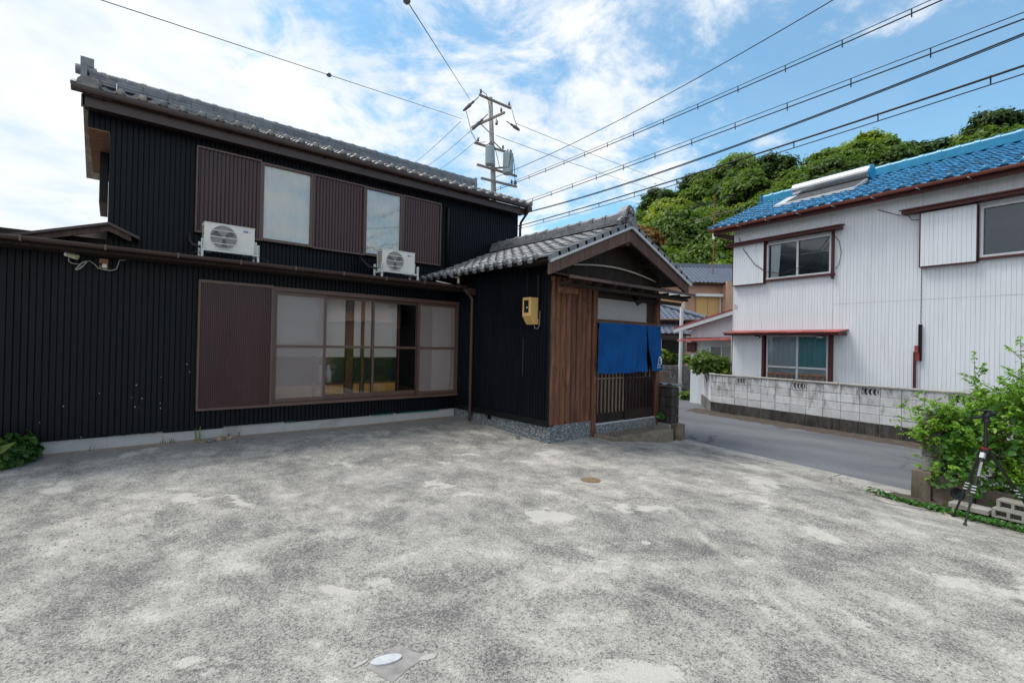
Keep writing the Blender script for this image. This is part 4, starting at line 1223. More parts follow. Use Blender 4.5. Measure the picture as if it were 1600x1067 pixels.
        for k in range(3):
            a = k * 2.094 + .4
            MB().add([(cx + .03 * math.cos(a - .4), y0 - .006, cz + .03 * math.sin(a - .4)), (cx + .16 * math.cos(a - .1), y0 - .0055, cz + .16 * math.sin(a - .1)), (cx + .165 * math.cos(a + .45), y0 - .0065, cz + .165 * math.sin(a + .45)), (cx + .04 * math.cos(a + .8), y0 - .006, cz + .04 * math.sin(a + .8))], [(0, 1, 2, 3)]).build('fan_blade', 'ac_dark', G)
        b = MB()
        for k in range(-8, 9):
            zz = cz + k * .021; hw = math.sqrt(max(0, r * r - (k * .021) ** 2))
            if k % 4: b.box(cx - hw, cx + hw, y0 - .014, y0 - .011, zz - .0016, zz + .0016)
        b.build('guard_wires', 'fan_grey', T)
        b = MB()
        for k in (-4, 0, 4):
            zz = cz + k * .026; hw = math.sqrt(r * r - (k * .026) ** 2)
            b.box(cx - hw, cx + hw, y0 - .018, y0 - .015, zz - .006, zz + .006)
        b.tube([(cx, y0 - .02, cz), (cx, y0 - .012, cz)], .012, 10)
        b.build('guard_bars', 'ac_white', T)
        rg = MB()
        for i in range(n):
            a0, a1 = 2 * math.pi * i / n, 2 * math.pi * (i + 1) / n
            rg.hexa([(cx + q * math.cos(a), y, cz + q * math.sin(a)) for y in (y0 - .003, y0 - .017) for q, a in ((r, a0), (r, a1), (r + .010, a1), (r + .010, a0))])
        rg.build('fan_ring', 'ac_white', T)
        lx, lz = x1 - .17, z1 - .075
        lg = MB().box(lx, lx + .062, y0 - .0035, y0 - .001, lz - .015, lz + .015).build('logo', 'logo_blue', T)
        t = MB()
        for k in range(5): t.box(lx + .006 + k * .010, lx + .012 + k * .010, y0 - .0055, y0 - .0038, lz - .004, lz + .004)
        t.build('logo_lettering', 'paint_white', lg)
        t = MB()
        for k in range(2):
            q = lx + .072 + k * .024; t.box(q, q + .012, y0 - .003, y0 - .001, lz - .006, lz - .001).box(q + .004, q + .008, y0 - .0035, y0 - .0012, lz - .001, lz + .007)
        t.build('logo_mark', 'logo_blue', T)
        vt = MB()
        for k in range(9): vt.box(x0 - .003, x0 - .001, y0 + .03, y1 - .05, z0 + .06 + k * .038, z0 + .078 + k * .038)
        vt.build('side_vents', 'ac_dark', T)
        MB().box(x1 + .001, x1 + .05, y0 + .07, y1 - .02, z0 + .02, z0 + .22).build('valve_cover', 'ac_white', T, bevel=.01)
        # slotted steel stand
        st = MB()
        zr = lambda y: 2.785 + (y - 8.5) * .0964
        for x in (x0 - .045, x1 + .028):
            st.box(x, x + .03, 8.86, 8.90, zr(8.88) + .004, 3.14)
            st.box(x, x + .03, 9.20, 9.24, zr(9.22) + .004, 3.14)
            st.box(x + .002, x + .028, 8.901, 9.199, 2.955, 2.985)
        st.box(x0 - .014, x1 + .027, 8.865, 8.895, 2.962, 2.990).box(x0 - .014, x1 + .027, 9.205, 9.235, 3.03, 3.055)
        st.box(x0 + .06, x0 + .12, 8.90, 9.18, 2.972, 2.9945).box(x1 - .12, x1 - .06, 8.90, 9.18, 2.972, 2.9945)
        ST = st.build('stand', 'white_metal', T)
        h = MB()
        for x in (x0 - .045, x1 + .028):
            for k in range(4): h.box(x + .009, x + .021, 8.857, 8.8595, 2.99 + k * .035, 3.012 + k * .035)
        h.build('stand_slots', 'ac_dark', ST)
        b = MB()
        for x, sx in ((x0 - .03, -1), (x1 + .03, 1)):
            b.tube([(x, 8.88, 2.97), (x + sx * .16, 8.70, 2.86)], .005, 6)
        b.build('guy_wire', 'cable_black', ST)
        MB().tube([(x0 - .01, 9.15, 3.05), (x0 - .10, 9.35, 3.1), (x0 - .13, 9.5, 3.2), (x0 - .1, 9.8, 3.35), (x0 - .1, Y2 + .02, 3.36)], .022, 8).build('pipe', 'cable_black', T, smooth=True)
    ac(1.085, 1.80, 'white air conditioner on the lean-to roof below the leftmost upper shutter')
    ac(4.06, 4.77, 'white air conditioner below the upper window beside the porch roof')

    # security camera, socket box and their cable
    T = thing('security_camera', (-.44, 8.88, 2.66), 'cream security camera with coiled cable under the lean-to eave', 'camera')
    MB().tube([(-.47, 8.80, 2.67), (-.38, 8.74, 2.64)], [.034, .036], 12).build('body', 'plastic_cream', T)
    MB().tube([(-.50, 8.82, 2.68), (-.468, 8.80, 2.67)], .030, 12).build('lens_hood', 'paint_white', T)
    MB().box(-.45, -.41, 8.80, 8.94, 2.665, 2.70).build('bracket', 'plastic_cream', T)
    MB().tube([(-.47, 8.86, 2.64), (-.47, 8.86, 2.59), (-.43, 8.87, 2.565), (-.36, 8.88, 2.565), (-.31, 8.88, 2.60), (-.26, 8.88, 2.625), (-.20, 8.88, 2.58), (-.17, 8.88, 2.535), (-.12, 8.88, 2.52), (-.08, 8.88, 2.535)], .006, 6).build('cable', 'cable_white', T, smooth=True)
    c = MB(); rg = random.Random(2)
    for k in range(5):
        pts = []
        for i in range(9):
            a = 2 * math.pi * i / 8
            pts.append((-.345 + .022 * math.cos(a) + .065 * math.sin(a) * .8 + rg.uniform(-.008, .008), 8.875 + k * .004, 2.55 + .065 * math.sin(a) + rg.uniform(-.008, .008)))
        c.tube(pts, .005, 5)
    c.build('cable_coil', 'cable_white', T)
    T = thing('socket_box', (-.11, 8.93, 2.55), 'small brown outdoor socket plate with a white plug under the eave', 'socket')
    MB().box(-.16, -.06, 8.90, 8.942, 2.535, 2.675).build('plate', 'wood_plate', T, bevel=.004)
    MB().box(-.125, -.075, 8.88, 8.898, 2.55, 2.60).build('plug', 'paint_white', T, bevel=.004)
    MB().box(-.158, -.13, 8.885, 8.899, 2.575, 2.61).build('switch', 'black_metal', T)
    MB().tube([(-.11, 8.89, 2.55), (-.10, 8.88, 2.52), (-.03, 8.885, 2.515), (.03, 8.89, 2.545), (.05, 8.90, 2.62), (.06, 8.91, 2.68), (.13, 8.92, 2.685)], .007, 6).build('cable', 'cable_white', T, smooth=True)

    # loose flashing and pipe stub where the porch eave meets the lean-to
    f = MB().beam((5.10, 8.62, 2.86), (5.55, 8.56, 2.80), .03, .02); tag(f.build('loose_batten', 'white_metal', loc=(5.3, 8.6, 2.83)), 'pale batten lying on the gutter beside the porch eave', 'batten')
    f = MB().tube([(5.50, 8.40, 2.83), (5.50, 8.40, 2.93), (5.48, 8.42, 2.97), (5.40, 8.5, 2.97)], .028, 10); tag(f.build('pipe_stub', 'plastic_cream', loc=(5.5, 8.4, 2.83), smooth=True), 'short cream pipe elbow under the porch eave', 'pipe')


fittings()


# ---------------------------------------------------------------- block walls by the road
def block_mesh(name, L, H, T, mat, bev=.006):
    me = MB().box(0, L, -T, 0, 0, H).mesh(name)
    bm = bmesh.new(); bm.from_mesh(me); bmesh.ops.bevel(bm, geom=list(bm.edges), offset=bev, segments=1, affect='EDGES'); bm.to_mesh(me); bm.free()
    return meshmat(me, mat)


def road_wall():
    W = thing('block_wall', rd(4, 0, -.33), 'long white concrete block wall with pierced blocks along the road', 'wall')
    core = MB(); core.hexa([rd(.01, -.085, -.5), rd(12.4, -.085, -.5), rd(12.4, -.012, -.5), rd(.01, -.012, -.5), rd(.01, -.085, .585), rd(12.4, -.085, .585), rd(12.4, -.012, .585), rd(.01, -.012, .585)])
    core.build('mortar_core', 'mortar', W)
    b1 = block_mesh('block', .391, .191, .10, 'white_block'); b0 = block_mesh('base_block', .391, .34, .10, 'dark_block', .008)
    # pierced block: frame with crescents
    pb = MB().box(0, .391, -.1, 0, .165, .191).box(0, .391, -.1, 0, 0, .026).box(0, .024, -.1, 0, .026, .165).box(.367, .391, -.1, 0, .026, .165)
    for k in range(4):
        cx = .062 + k * .088; vs = []; n = 8
        for i in range(n + 1):
            a = R(100 + 160 * i / n); w = .014 + .020 * math.sin(math.pi * i / n)
            for r in (.070 - w, .070): vs.append((cx + .035 + r * math.cos(a) * .85, r * math.sin(a)))
        for i in range(n):
            q = [vs[2 * i], vs[2 * i + 1], vs[2 * i + 3], vs[2 * i + 2]]
            pb.hexa([(u, -.09, v + .0955) for u, v in q] + [(u, -.008, v + .0955) for u, v in q])
    pm = meshmat(pb.mesh('pierced_block'), 'white_block')
    rot = lambda t, z: frame(RD, RN, (0, 0, 1), rd(t, random.uniform(-.004, .004), z))
    for n in range(31):
        place('base_block', b0, W, rot(n * .4 + .005, -.345))
        for k in range(4):
            top = (k == 3); z = .001 + k * .2
            if top and n % 4 == 2: place('pierced_block', pm, W, rot(n * .4 + .005, z))
            else: place('block', b1, W, rot(n * .4 + .005, z))
    me = block_mesh('coping', 1.19, .05, .15, 'old_concrete', .012)
    cm = block_mesh('coping', 1.19, .045, .14, 'concrete', .012)
    for n in range(11): place('coping', cm, W, frame(RD, RN, (0, 0, 1), rd(n * 1.2 - .05, .02, .80 + random.uniform(-.004, .004))))
    for n in range(2, 31, 4): MB().hexa([rd(n * .4 + .02, -.095, .61), rd(n * .4 + .38, -.095, .61), rd(n * .4 + .38, -.085, .61), rd(n * .4 + .02, -.085, .61), rd(n * .4 + .02, -.095, .79), rd(n * .4 + .38, -.095, .79), rd(n * .4 + .38, -.085, .79), rd(n * .4 + .02, -.085, .79)]).build('hole_shade_panel', 'black_metal', W)  # black panels added behind the piercings to make the holes look dark
    # return wall going up the side lane
    u = Vector((.817, .577, 0)); nn = Vector((-.577, .817, 0))
    Rw = thing('lane_wall', (15.5, 8.5, -.33), 'return of the white wall turning away up the side lane', 'wall')
    C0 = P0 + Vector((.02, .0, 0))
    pw = block_mesh('wall_panel', .985, .77, .10, 'white_block'); pd = block_mesh('base_panel', .985, .34, .12, 'grey_block')
    for i in range(5):
        place('wall_panel', pw, Rw, frame(u, nn, (0, 0, 1), C0 + u * (i + .01) + Vector((0, 0, .01))))
        place('base_panel', pd, Rw, frame(u, nn, (0, 0, 1), C0 + u * (i + .01) + nn * .01 + Vector((0, 0, -.34))))
    cm2 = block_mesh('coping', 4.99, .045, .15, 'concrete', .012)
    place('coping', cm2, Rw, frame(u, nn, (0, 0, 1), C0 + nn * .02 + Vector((0, 0, .80))))
    me = MB().box(0, .12, -.06, .0, 0, .3).mesh('marker')
    # low marker stone beside it
    e = P0 + u * 3.9 + nn * .12
    b = MB().box(e.x - .1, e.x + .12, e.y - .06, e.y + .08, -.34, -.02).box(e.x - .13, e.x + .15, e.y - .09, e.y + .11, -.36, -.27)
    tag(b.build('marker_stone', 'cover_grey', loc=(e.x, e.y, -.34), bevel=.01), 'small pale concrete marker at the foot of the lane wall', 'marker')


road_wall()


def porch_side_wall():
    """dark old wall end beside the porch, with a tiled cap"""
    W = thing('old_block_wall', rd(1.2, 4.3, -.3), 'short dark mouldy block wall with tiled cap beside the porch', 'wall')
    bl = block_mesh('block', .391, .191, .22, 'dark_block')
    for n in range(7):
        for k in range(5):
            place('block', bl, W, frame(RD, RN, (0, 0, 1), rd(2.1 - n * .4 + .003, 4.42 + random.uniform(-.004, .004), -.33 + k * .2 + .08)))
    cap = MB()
    for n in range(10):
        t = 2.54 - n * .27
        cap = MB(); K = 6; vs = []
        for i in range(K + 1):
            g = i / K; t_ = t - .28 * g
            zz = .775 + .022 * math.sin(g * math.pi * 2)
            for s, dz in ((4.12, .0), (4.12, .022), (4.47, .022 + .03), (4.47, .03)): vs.append(rd(t_, s, zz + dz))
        fs = []
        for i in range(K):
            a = i * 4
            fs += [(a, a + 4, a + 5, a + 1), (a + 1, a + 5, a + 6, a + 2), (a + 2, a + 6, a + 7, a + 3), (a + 3, a + 7, a + 4, a)]
        fs += [(0, 1, 2, 3), (K * 4, K * 4 + 3, K * 4 + 2, K * 4 + 1)]
        cap.add(vs, fs).build('cap_tile', 'grey_tile', W, smooth=False)
    def blk(t0, t1, s0, s1, z1): return MB().hexa([rd(t0, s0, -.5), rd(t1, s0, -.5), rd(t1, s1, -.5), rd(t0, s1, -.5), rd(t0, s0, z1), rd(t1, s0, z1), rd(t1, s1, z1), rd(t0, s1, z1)])
    blk(2.51, 2.64, 4.17, 4.44, .0).build('kerb_stub', 'old_concrete', W, bevel=.01)
    blk(2.12, 2.50, 4.425, 4.50, -.02).build('planter_edge', 'concrete', W)

porch_side_wall()


# ---------------------------------------------------------------- white house
def white_house():
    W = thing('white_house', wh(3, 0, -.3), 'white two-storey ribbed metal house with blue tiled roof and red awnings', 'house')
    TE = 10.5
    fr = lambda u, o, z: wh(u, o, z)
    MB().ribbed(fr, 0, 4.61, -.4, 5.22, .0755, .0065, .008).build('siding', 'white_siding', W)
    MB().ribbed(fr, 4.62, TE, -.4, 5.22, .0755, .0065, .008).build('siding', 'white_siding', W)
    MB().ribbed(lambda u, o, z: wh(-o - .012, -u, z), 0.005, 6, -.4, 5.3, .0755, .0065, .008).build('siding', 'white_siding', W)
    body = MB().hexa([wh(.0, -.016, -.4), wh(TE, -.016, -.4), wh(TE, -6, -.4), wh(.0, -6, -.4), wh(.0, -.016, 5.25), wh(TE, -.016, 5.25), wh(TE, -6, 5.25), wh(.0, -6, 5.25)])
    body.build('wall', 'white_siding', W)
    MB().add([wh(-.006, -.02, 5.24), wh(-.006, -5.0, 5.24), wh(-.006, -2.5, 6.45)], [(0, 1, 2)]).build('gable_wall', 'white_siding', W)
    hb = lambda t0, t1, s0, s1, z0, z1: [wh(t0, s0, z0), wh(t1, s0, z0), wh(t1, s1, z0), wh(t0, s1, z0), wh(t0, s0, z1), wh(t1, s0, z1), wh(t1, s1, z1), wh(t0, s1, z1)]

    def hbox(*q):
        m = MB()
        for a in q: m.hexa(hb(*a))
        return m
    hbox((-.006, .012, -.004, .012, -.4, 5.2)).build('corner_trim', 'white_metal', W)
    hbox((2.79, TE, .0005, .0035, 2.795, 2.806)).build('siding_joint', 'pale_grey_metal', W)
    hbox((2.775, 2.79, .0005, .003, 2.1, 4.7)).build('siding_joint', 'pale_grey_metal', W)
    # roof
    tE0, sE, zE, sR, zR = -.55, .42, 5.30, -2.5, 6.60
    rm = MB()
    rm.hexa([wh(tE0, sE, zE - .05), wh(TE, sE, zE - .05), wh(TE, sR, zR - .05), wh(tE0, sR, zR - .05), wh(tE0, sE, zE - .005), wh(TE, sE, zE - .005), wh(TE, sR, zR - .005), wh(tE0, sR, zR - .005)])
    rm.hexa([wh(tE0, 2 * sR - sE, zE - .05), wh(TE, 2 * sR - sE, zE - .05), wh(TE, sR - .001, zR - .05), wh(tE0, sR - .001, zR - .05), wh(tE0, 2 * sR - sE, zE + .03), wh(TE, 2 * sR - sE, zE + .03), wh(TE, sR - .001, zR + .03), wh(tE0, sR - .001, zR + .03)])
    roof = rm.build('tiled_roof', 'blue_tile', W)
    run = sE - sR; sl = (-HN * run + Vector((0, 0, zR - zE))); Ls = sl.length; ey = sl.normalized()
    ez = (HN * (zR - zE) + Vector((0, 0, run))).normalized(); ex = ey.cross(ez)
    tile_field(roof, Vector(wh(tE0, sE, zE)) - ey * .05, ex, ey, ez, 40, 13, .276, .252, 'blue_tile', 7, 1.35, limit=280, rng=random.Random(6))
    for k in range(13):
        o = Vector(wh(tE0 - .02, sE, zE)) + ey * (k * .252 - .05)
        MB().beam(o + ez * .045, o + ey * .27 + ez * .03, .09, .07, ez).build('verge_tile', 'blue_tile', roof)
    for i, (hw, z0, z1) in enumerate(((.16, .0, .07), (.125, .07, .20))):
        hbox((tE0 - .02, TE, sR - hw, sR + hw, zR + z0, zR + z1)).build('ridge_course', 'blue_ridge', roof)
    ridge_cap(roof, wh(tE0 - .04, sR, zR + .20), wh(TE, sR, zR + .20), .10, 'blue_ridge', .36)
    hbox((tE0 - .08, tE0 - .02, sR - .17, sR + .17, zR - .02, zR + .27)).build('ridge_end_tile', 'blue_tile', roof)
    # eave: fascia, soffit, gutter
    hbox((tE0 + .04, TE, .30, .33, 5.13, 5.245)).build('fascia', 'dark_red', W)
    hbox((tE0 + .05, TE, .012, .299, 5.20, 5.225)).build('soffit', 'tan_wall', W)
    hbox((tE0 + .02, tE0 + .06, -2.5, .30, 5.10, 5.24)).build('verge_board', 'dark_red', W)
    K = 8
    pr = [(.06 * math.cos(math.pi + math.pi * i / K), .06 * math.sin(math.pi + math.pi * i / K)) for i in range(K + 1)]
    pr += [(u * .88, v * .88 + .003) for u, v in pr[::-1]]
    go = MB().prism(pr, tE0 - .03, TE, lambda u, v, t: wh(t, .455 + u, 5.275 + v)).build('gutter', 'gutter_red', W)
    for k in range(12):
        hbox((.4 + k * .85, .42 + k * .85, .33, .52, 5.205, 5.22)).build('gutter_bracket', 'pale_grey_metal', go)

    def awning(t0, t1, z, s1, mat, name='awning', drop=.05, thick=.03):
        m = MB(); m.hexa([wh(t0, .004, z), wh(t1, .004, z), wh(t1, s1, z - drop), wh(t0, s1, z - drop), wh(t0, .004, z + thick), wh(t1, .004, z + thick), wh(t1, s1, z - drop + thick), wh(t0, s1, z - drop + thick)])
        o = m.build(name, mat, W)
        hbox((t0 + .03, t1 - .03, .02, s1 - .04, z - drop - .06, z - drop - .003)).build('awning_frame', 'dark_red', o)
        return o
    awning(-.10, 3.04, 4.80, .30, 'dark_red')
    awning(4.28, 7.9, 4.86, .32, 'dark_red')
    lo = awning(-.02, 3.17, 2.13, .50, 'red_metal', 'awning', .07, .025)

    def window(t0, t1, z0, z1, name, mat_fr='pale_grey_metal', fw=.045, mull=(.5,)):
        m = hbox((t0, t1, .004, .07, z1 - fw, z1), (t0, t1, .004, .085, z0, z0 + fw), (t0, t0 + fw, .004, .068, z0 + fw, z1 - fw), (t1 - fw, t1, .004, .068, z0 + fw, z1 - fw))
        o = m.build(name, mat_fr, W)
        for q in mull:
            tm = t0 + (t1 - t0) * q; hbox((tm - .025, tm + .025, .02, .06, z0 + fw, z1 - fw)).build('mullion', mat_fr, o)
        return o
    # upper window 1
    w1 = window(1.06, 2.76, 3.60, 4.62, 'upper_window')
    hbox((1.105, 2.715, .03, .034, 3.645, 4.575)).build('pane', 'glass_dim', w1)
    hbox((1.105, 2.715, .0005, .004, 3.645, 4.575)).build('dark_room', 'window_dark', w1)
    c = MB(); vs = []
    for z in (3.66, 4.56):
        for i in range(13): vs.append(wh(1.16 + .28 * i / 12 * (1 if z > 4 else .8), .014 + .008 * math.sin(i * 1.6), z))
    c.add(vs, [(i, i + 1, 14 + i, 13 + i) for i in range(12)]).build('curtain', 'curtain_white', w1, smooth=True)
    hbox((1.95, 2.70, .006, .010, 4.20, 4.215)).build('hanging_rail', 'cable_white', w1)
    hbox((1.0, 2.84, .003, .09, 3.548, 3.598)).build('sill', 'dark_red', w1)
    hbox((2.765, 2.815, .003, .08, 3.46, 4.70)).build('post', 'dark_red', w1)
    hbox((1.015, 1.055, .003, .09, 3.6, 4.70)).build('post', 'dark_red', w1)

    def shutter(t0, t1, z0, z1, s=.13):
        o = hbox((t0, t1, .004, s - .012, z0, z1)).build('shutter_box', 'white_siding', W)
        MB().ribbed(lambda u, q, z: wh(u, s + q, z), t0, t1, z0, z1, .0755, .0065, .008).build('shutter_boards', 'white_siding', o)
        hbox((t0 - .02, t0 - .001, .004, s + .005, z0 - .02, z1), (t1 + .001, t1 + .012, .004, s + .004, z0 - .02, z1), (t0, t1, .004, s + .006, z0 - .022, z0 - .001)).build('shutter_edge', 'dark_red', o)
        return o
    shutter(.05, 1.0, 3.52, 4.70); shutter(4.62, 5.555, 3.53, 4.72)
    w2 = window(5.60, 7.4, 3.60, 4.66, 'upper_window')
    hbox((5.645, 7.355, .03, .034, 3.645, 4.615)).build('pane', 'glass_dim', w2)
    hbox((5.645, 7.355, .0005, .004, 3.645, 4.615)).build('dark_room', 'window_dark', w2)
    hbox((5.57, 7.5, .003, .09, 3.555, 3.598)).build('sill', 'dark_red', w2)
    # ground floor window, shutter and posts
    shutter(.06, .98, .2, 2.02, .10)
    w3 = window(1.10, 2.73, .35, 2.01, 'lower_window', mull=(.52,))
    hbox((1.145, 2.685, .03, .06, 1.10, 1.15)).build('rail', 'pale_grey_metal', w3)
    hbox((1.145, 2.685, .034, .038, 1.15, 1.965)).build('pane', 'glass_dim', w3)
    hbox((1.145, 2.685, .034, .038, .395, 1.10)).build('pane', 'glass_dim', w3)
    for (t0, t1, z0, z1, mt) in ((1.15, 1.93, 1.12, 1.96, 'curtain_lace'), (1.96, 2.68, 1.12, 1.96, 'curtain_teal'), (1.15, 2.68, .40, 1.11, 'curtain_lace')):
        c = MB(); vs = []; n = 36
        for z in (z0, z1):
            for i in range(n + 1): vs.append(wh(t0 + (t1 - t0) * i / n, .014 + .009 * math.sin(i * .95 + t0) + .004 * math.sin(i * 2.1), z))
        c.add(vs, [(i, i + 1, n + 2 + i, n + 1 + i) for i in range(n)]).build('curtain', mt, w3, smooth=True)
    rl = hbox((1.16, 1.90, .10, .125, .93, .96), (2.02, 2.68, .10, .125, .93, .96))
    for k in range(5): rl.hexa(hb(1.22 + k * .155, 1.25 + k * .155, .10, .12, .30, .93)); rl.hexa(hb(2.07 + k * .14, 2.10 + k * .14, .10, .12, .30, .93))
    rl.build('rusty_railing', 'rust', w3)
    hbox((1.0, 1.06, .003, .12, .2, 2.06)).build('post', 'dark_red', W); hbox((2.755, 2.83, .003, .12, .2, 2.06)).build('post', 'dark_red', W)
    hbox((-.012, .03, .003, .06, .2, 2.06)).build('downpipe', 'white_metal', W)
    for t in (.90, 2.60):
        MB().tube([wh(t + .06, .06, 1.96), wh(t, .16, 1.955), wh(t - .09, .20, 1.965)], [.025, .045, .05], 10).build('porch_lamp', 'silver', W, smooth=True)
    # broken downpipe with red box and rain chain
    hbox((4.50, 4.545, .012, .055, -.3, 1.62)).build('downpipe', 'dark_red', W)
    hbox((4.585, 4.65, .012, .06, 1.42, 2.24)).build('downpipe', 'black_metal', W, bevel=.012)
    hbox((4.535, 4.60, .06, .10, 1.60, 1.76), (4.55, 4.62, .061, .085, 1.42, 1.599)).build('pipe_box', 'red_metal', W)
    ch = MB()
    for k in range(36):
        z = 2.27 + k * .06; ch.tube([wh(4.617, .02, z), wh(4.617, .022, z + .045)], .006, 5)
    ch.build('rain_chain', 'cable_black', W)
    hbox((.02, .13, .0135, .016, 2.84, 2.96)).build('number_plate', 'white_metal', W)
    nm = MB()
    for a in ((.035, .07, 2.945, 2.952), (.062, .07, 2.905, 2.945), (.035, .07, 2.90, 2.907), (.035, .043, 2.86, 2.90), (.035, .07, 2.855, 2.862), (.082, .09, 2.86, 2.95), (.10, .108, 2.86, 2.95), (.085, .105, 2.90, 2.908)):
        nm.hexa(hb(a[0], a[1], .0165, .018, a[2], a[3]))
    nm.build('number', 'gutter_red', W)
    # cable looping across the upper window
    pts = [wh(.15, .02, 4.98), wh(.40, .14, 4.55), wh(.75, .15, 4.08), wh(1.1, .14, 3.82), wh(1.55, .13, 3.72), wh(2.05, .13, 3.84), wh(2.45, .13, 4.15), wh(2.75, .11, 4.55)]
    MB().tube(pts, .009, 6).build('cable', 'cable_black', W, smooth=True)
    MB().tube([wh(2.80, .10, 4.62), wh(2.93, .04, 4.4), wh(2.98, .03, 4.1), wh(2.93, .03, 3.8), wh(2.85, .03, 3.7)], .007, 6).build('cable', 'cable_black', W, smooth=True)
    MB().tube([wh(3.75, .02, 5.02), wh(4.2, .06, 4.78), wh(4.4, .2, 4.72), wh(4.45, .1, 4.62), wh(4.6, .03, 4.6)], .008, 6).build('cable', 'cable_black', W, smooth=True)

    # solar water heater lying on the roof
    S = thing('solar_water_heater', wh(1.9, -1.3, 6.2), 'silver solar water heater tank and panel on the blue roof', 'water heater')
    rz = lambda s: zE + (sE - s) * (zR - zE) / run
    zt_ = rz(-1.62) + .30
    MB().tube([wh(.92, -1.62, zt_), wh(.935, -1.62, zt_), wh(2.93, -1.62, zt_), wh(2.95, -1.62, zt_)], [.17, .19, .19, .19], 28).build('tank', 'silver', S, smooth=False)
    MB().tube([wh(2.951, -1.62, zt_), wh(2.99, -1.62, zt_)], .20, 28).build('tank_end', 'blue_ridge', S)
    def slab(t0, t1, sa, sb, h0, h1): return [wh(t0, sa, rz(sa) + h0[0]), wh(t1, sa, rz(sa) + h0[0]), wh(t1, sb, rz(sb) + h0[1]), wh(t0, sb, rz(sb) + h0[1]), wh(t0, sa, rz(sa) + h1[0]), wh(t1, sa, rz(sa) + h1[0]), wh(t1, sb, rz(sb) + h1[1]), wh(t0, sb, rz(sb) + h1[1])]
    MB().hexa(slab(.78, 2.93, -.72, -1.50, (.06, .05), (.12, .17))).build('collector', 'pale_grey_metal', S)
    MB().hexa(slab(1.10, 2.90, -.78, -1.49, (.131, .172), (.136, .177))).build('collector_glass', 'collector', S)
    MB().tube([wh(2.95, -1.5, rz(-1.5) + .1), wh(3.05, -1.2, rz(-1.2) + .08), wh(2.98, -.9, rz(-.9) + .08), wh(2.6, -.72, rz(-.72) + .06)], .02, 8).build('hose', 'cable_black', S, smooth=True)

    # single-storey annex beyond the corner
    A = thing('white_annex', wh(-1.5, -1.0, -.3), 'low white annex with red shed roof beside the white house', 'house')
    AS = -.95
    MB().ribbed(lambda u, o, z: wh(u, AS + o, z), -2.25, -.02, -.35, 2.30, .0755, .01, .01).build('siding', 'white_siding', A)
    m = MB(); m.add([wh(-2.25, AS + .0, 2.30), wh(-.02, AS + .0, 2.30), wh(-.02, AS + .0, 2.86)], [(0, 1, 2)]); m.build('gable', 'white_siding', A)
    MB().hexa([wh(-2.25, -5, -.35), wh(-.02, -5, -.35), wh(-.02, AS - .02, -.35), wh(-2.25, AS - .02, -.35), wh(-2.25, -5, 2.25), wh(-.02, -5, 2.8), wh(-.02, AS - .02, 2.8), wh(-2.25, AS - .02, 2.25)]).build('wall', 'white_siding', A)
    MB().hexa([wh(-2.75, -5, 2.26), wh(-.02, -5, 2.93), wh(-.02, AS + .35, 2.93), wh(-2.75, AS + .35, 2.26), wh(-2.75, -5, 2.31), wh(-.02, -5, 2.98), wh(-.02, AS + .35, 2.98), wh(-2.75, AS + .35, 2.31)]).build('roof', 'red_metal', A)
    MB().hexa([wh(-2.73, AS + .30, 2.13), wh(-.02, AS + .30, 2.80), wh(-.02, AS + .34, 2.80), wh(-2.73, AS + .34, 2.13), wh(-2.73, AS + .30, 2.255), wh(-.02, AS + .30, 2.925), wh(-.02, AS + .34, 2.925), wh(-2.73, AS + .34, 2.255)]).build('verge_board', 'pale_grey_metal', A)
    MB().hexa([wh(-2.55, AS + .005, 1.93), wh(-.02, AS + .005, 1.98), wh(-.02, AS + .4, 1.88), wh(-2.55, AS + .4, 1.83), wh(-2.55, AS + .005, 1.955), wh(-.02, AS + .005, 2.005), wh(-.02, AS + .4, 1.905), wh(-2.55, AS + .4, 1.855)]).build('awning', 'red_metal', A)
    hw = hbox((-1.45, -.55, AS + .004, AS + .05, .62, .68), (-1.45, -.55, AS + .004, AS + .05, 1.66, 1.72), (-1.45, -1.39, AS + .004, AS + .049, .68, 1.66), (-.61, -.55, AS + .004, AS + .049, .68, 1.66), (-1.02, -.98, AS + .004, AS + .048, .68, 1.66)).build('window', 'pale_grey_metal', A)
    hbox((-1.39, -1.02, AS + .005, AS + .02, .68, 1.66)).build('pane', 'window_dark', hw); hbox((-.98, -.61, AS + .005, AS + .02, .68, 1.66)).build('pane', 'frosted', hw)
    hbox((-.36, -.14, AS + .004, AS + .03, -.3, 1.5)).build('door', 'window_dark', A)
    hbox((-2.35, -2.0, AS + .004, AS + .1, 1.45, 1.80)).build('meter_cupboard', 'dark_red', A)


white_house()


# ---------------------------------------------------------------- far buildings (r to the picture's right, f away, measured on the ground)
FR = Vector((math.sin(R(50.3)), -math.cos(R(50.3)), 0)); FF = Vector((math.cos(R(50.3)), math.sin(R(50.3)), 0))


def ff(r, f, z): p = FR * r + FF * f; return (p.x, p.y, z)


def fbox(*qs):
    m = MB()
    for (r0, r1, f0, f1, z0, z1) in qs:
        m.hexa([ff(r0, f0, z0), ff(r1, f0, z0), ff(r1, f1, z0), ff(r0, f1, z0), ff(r0, f0, z1), ff(r1, f0, z1), ff(r1, f1, z1), ff(r0, f1, z1)])
    return m


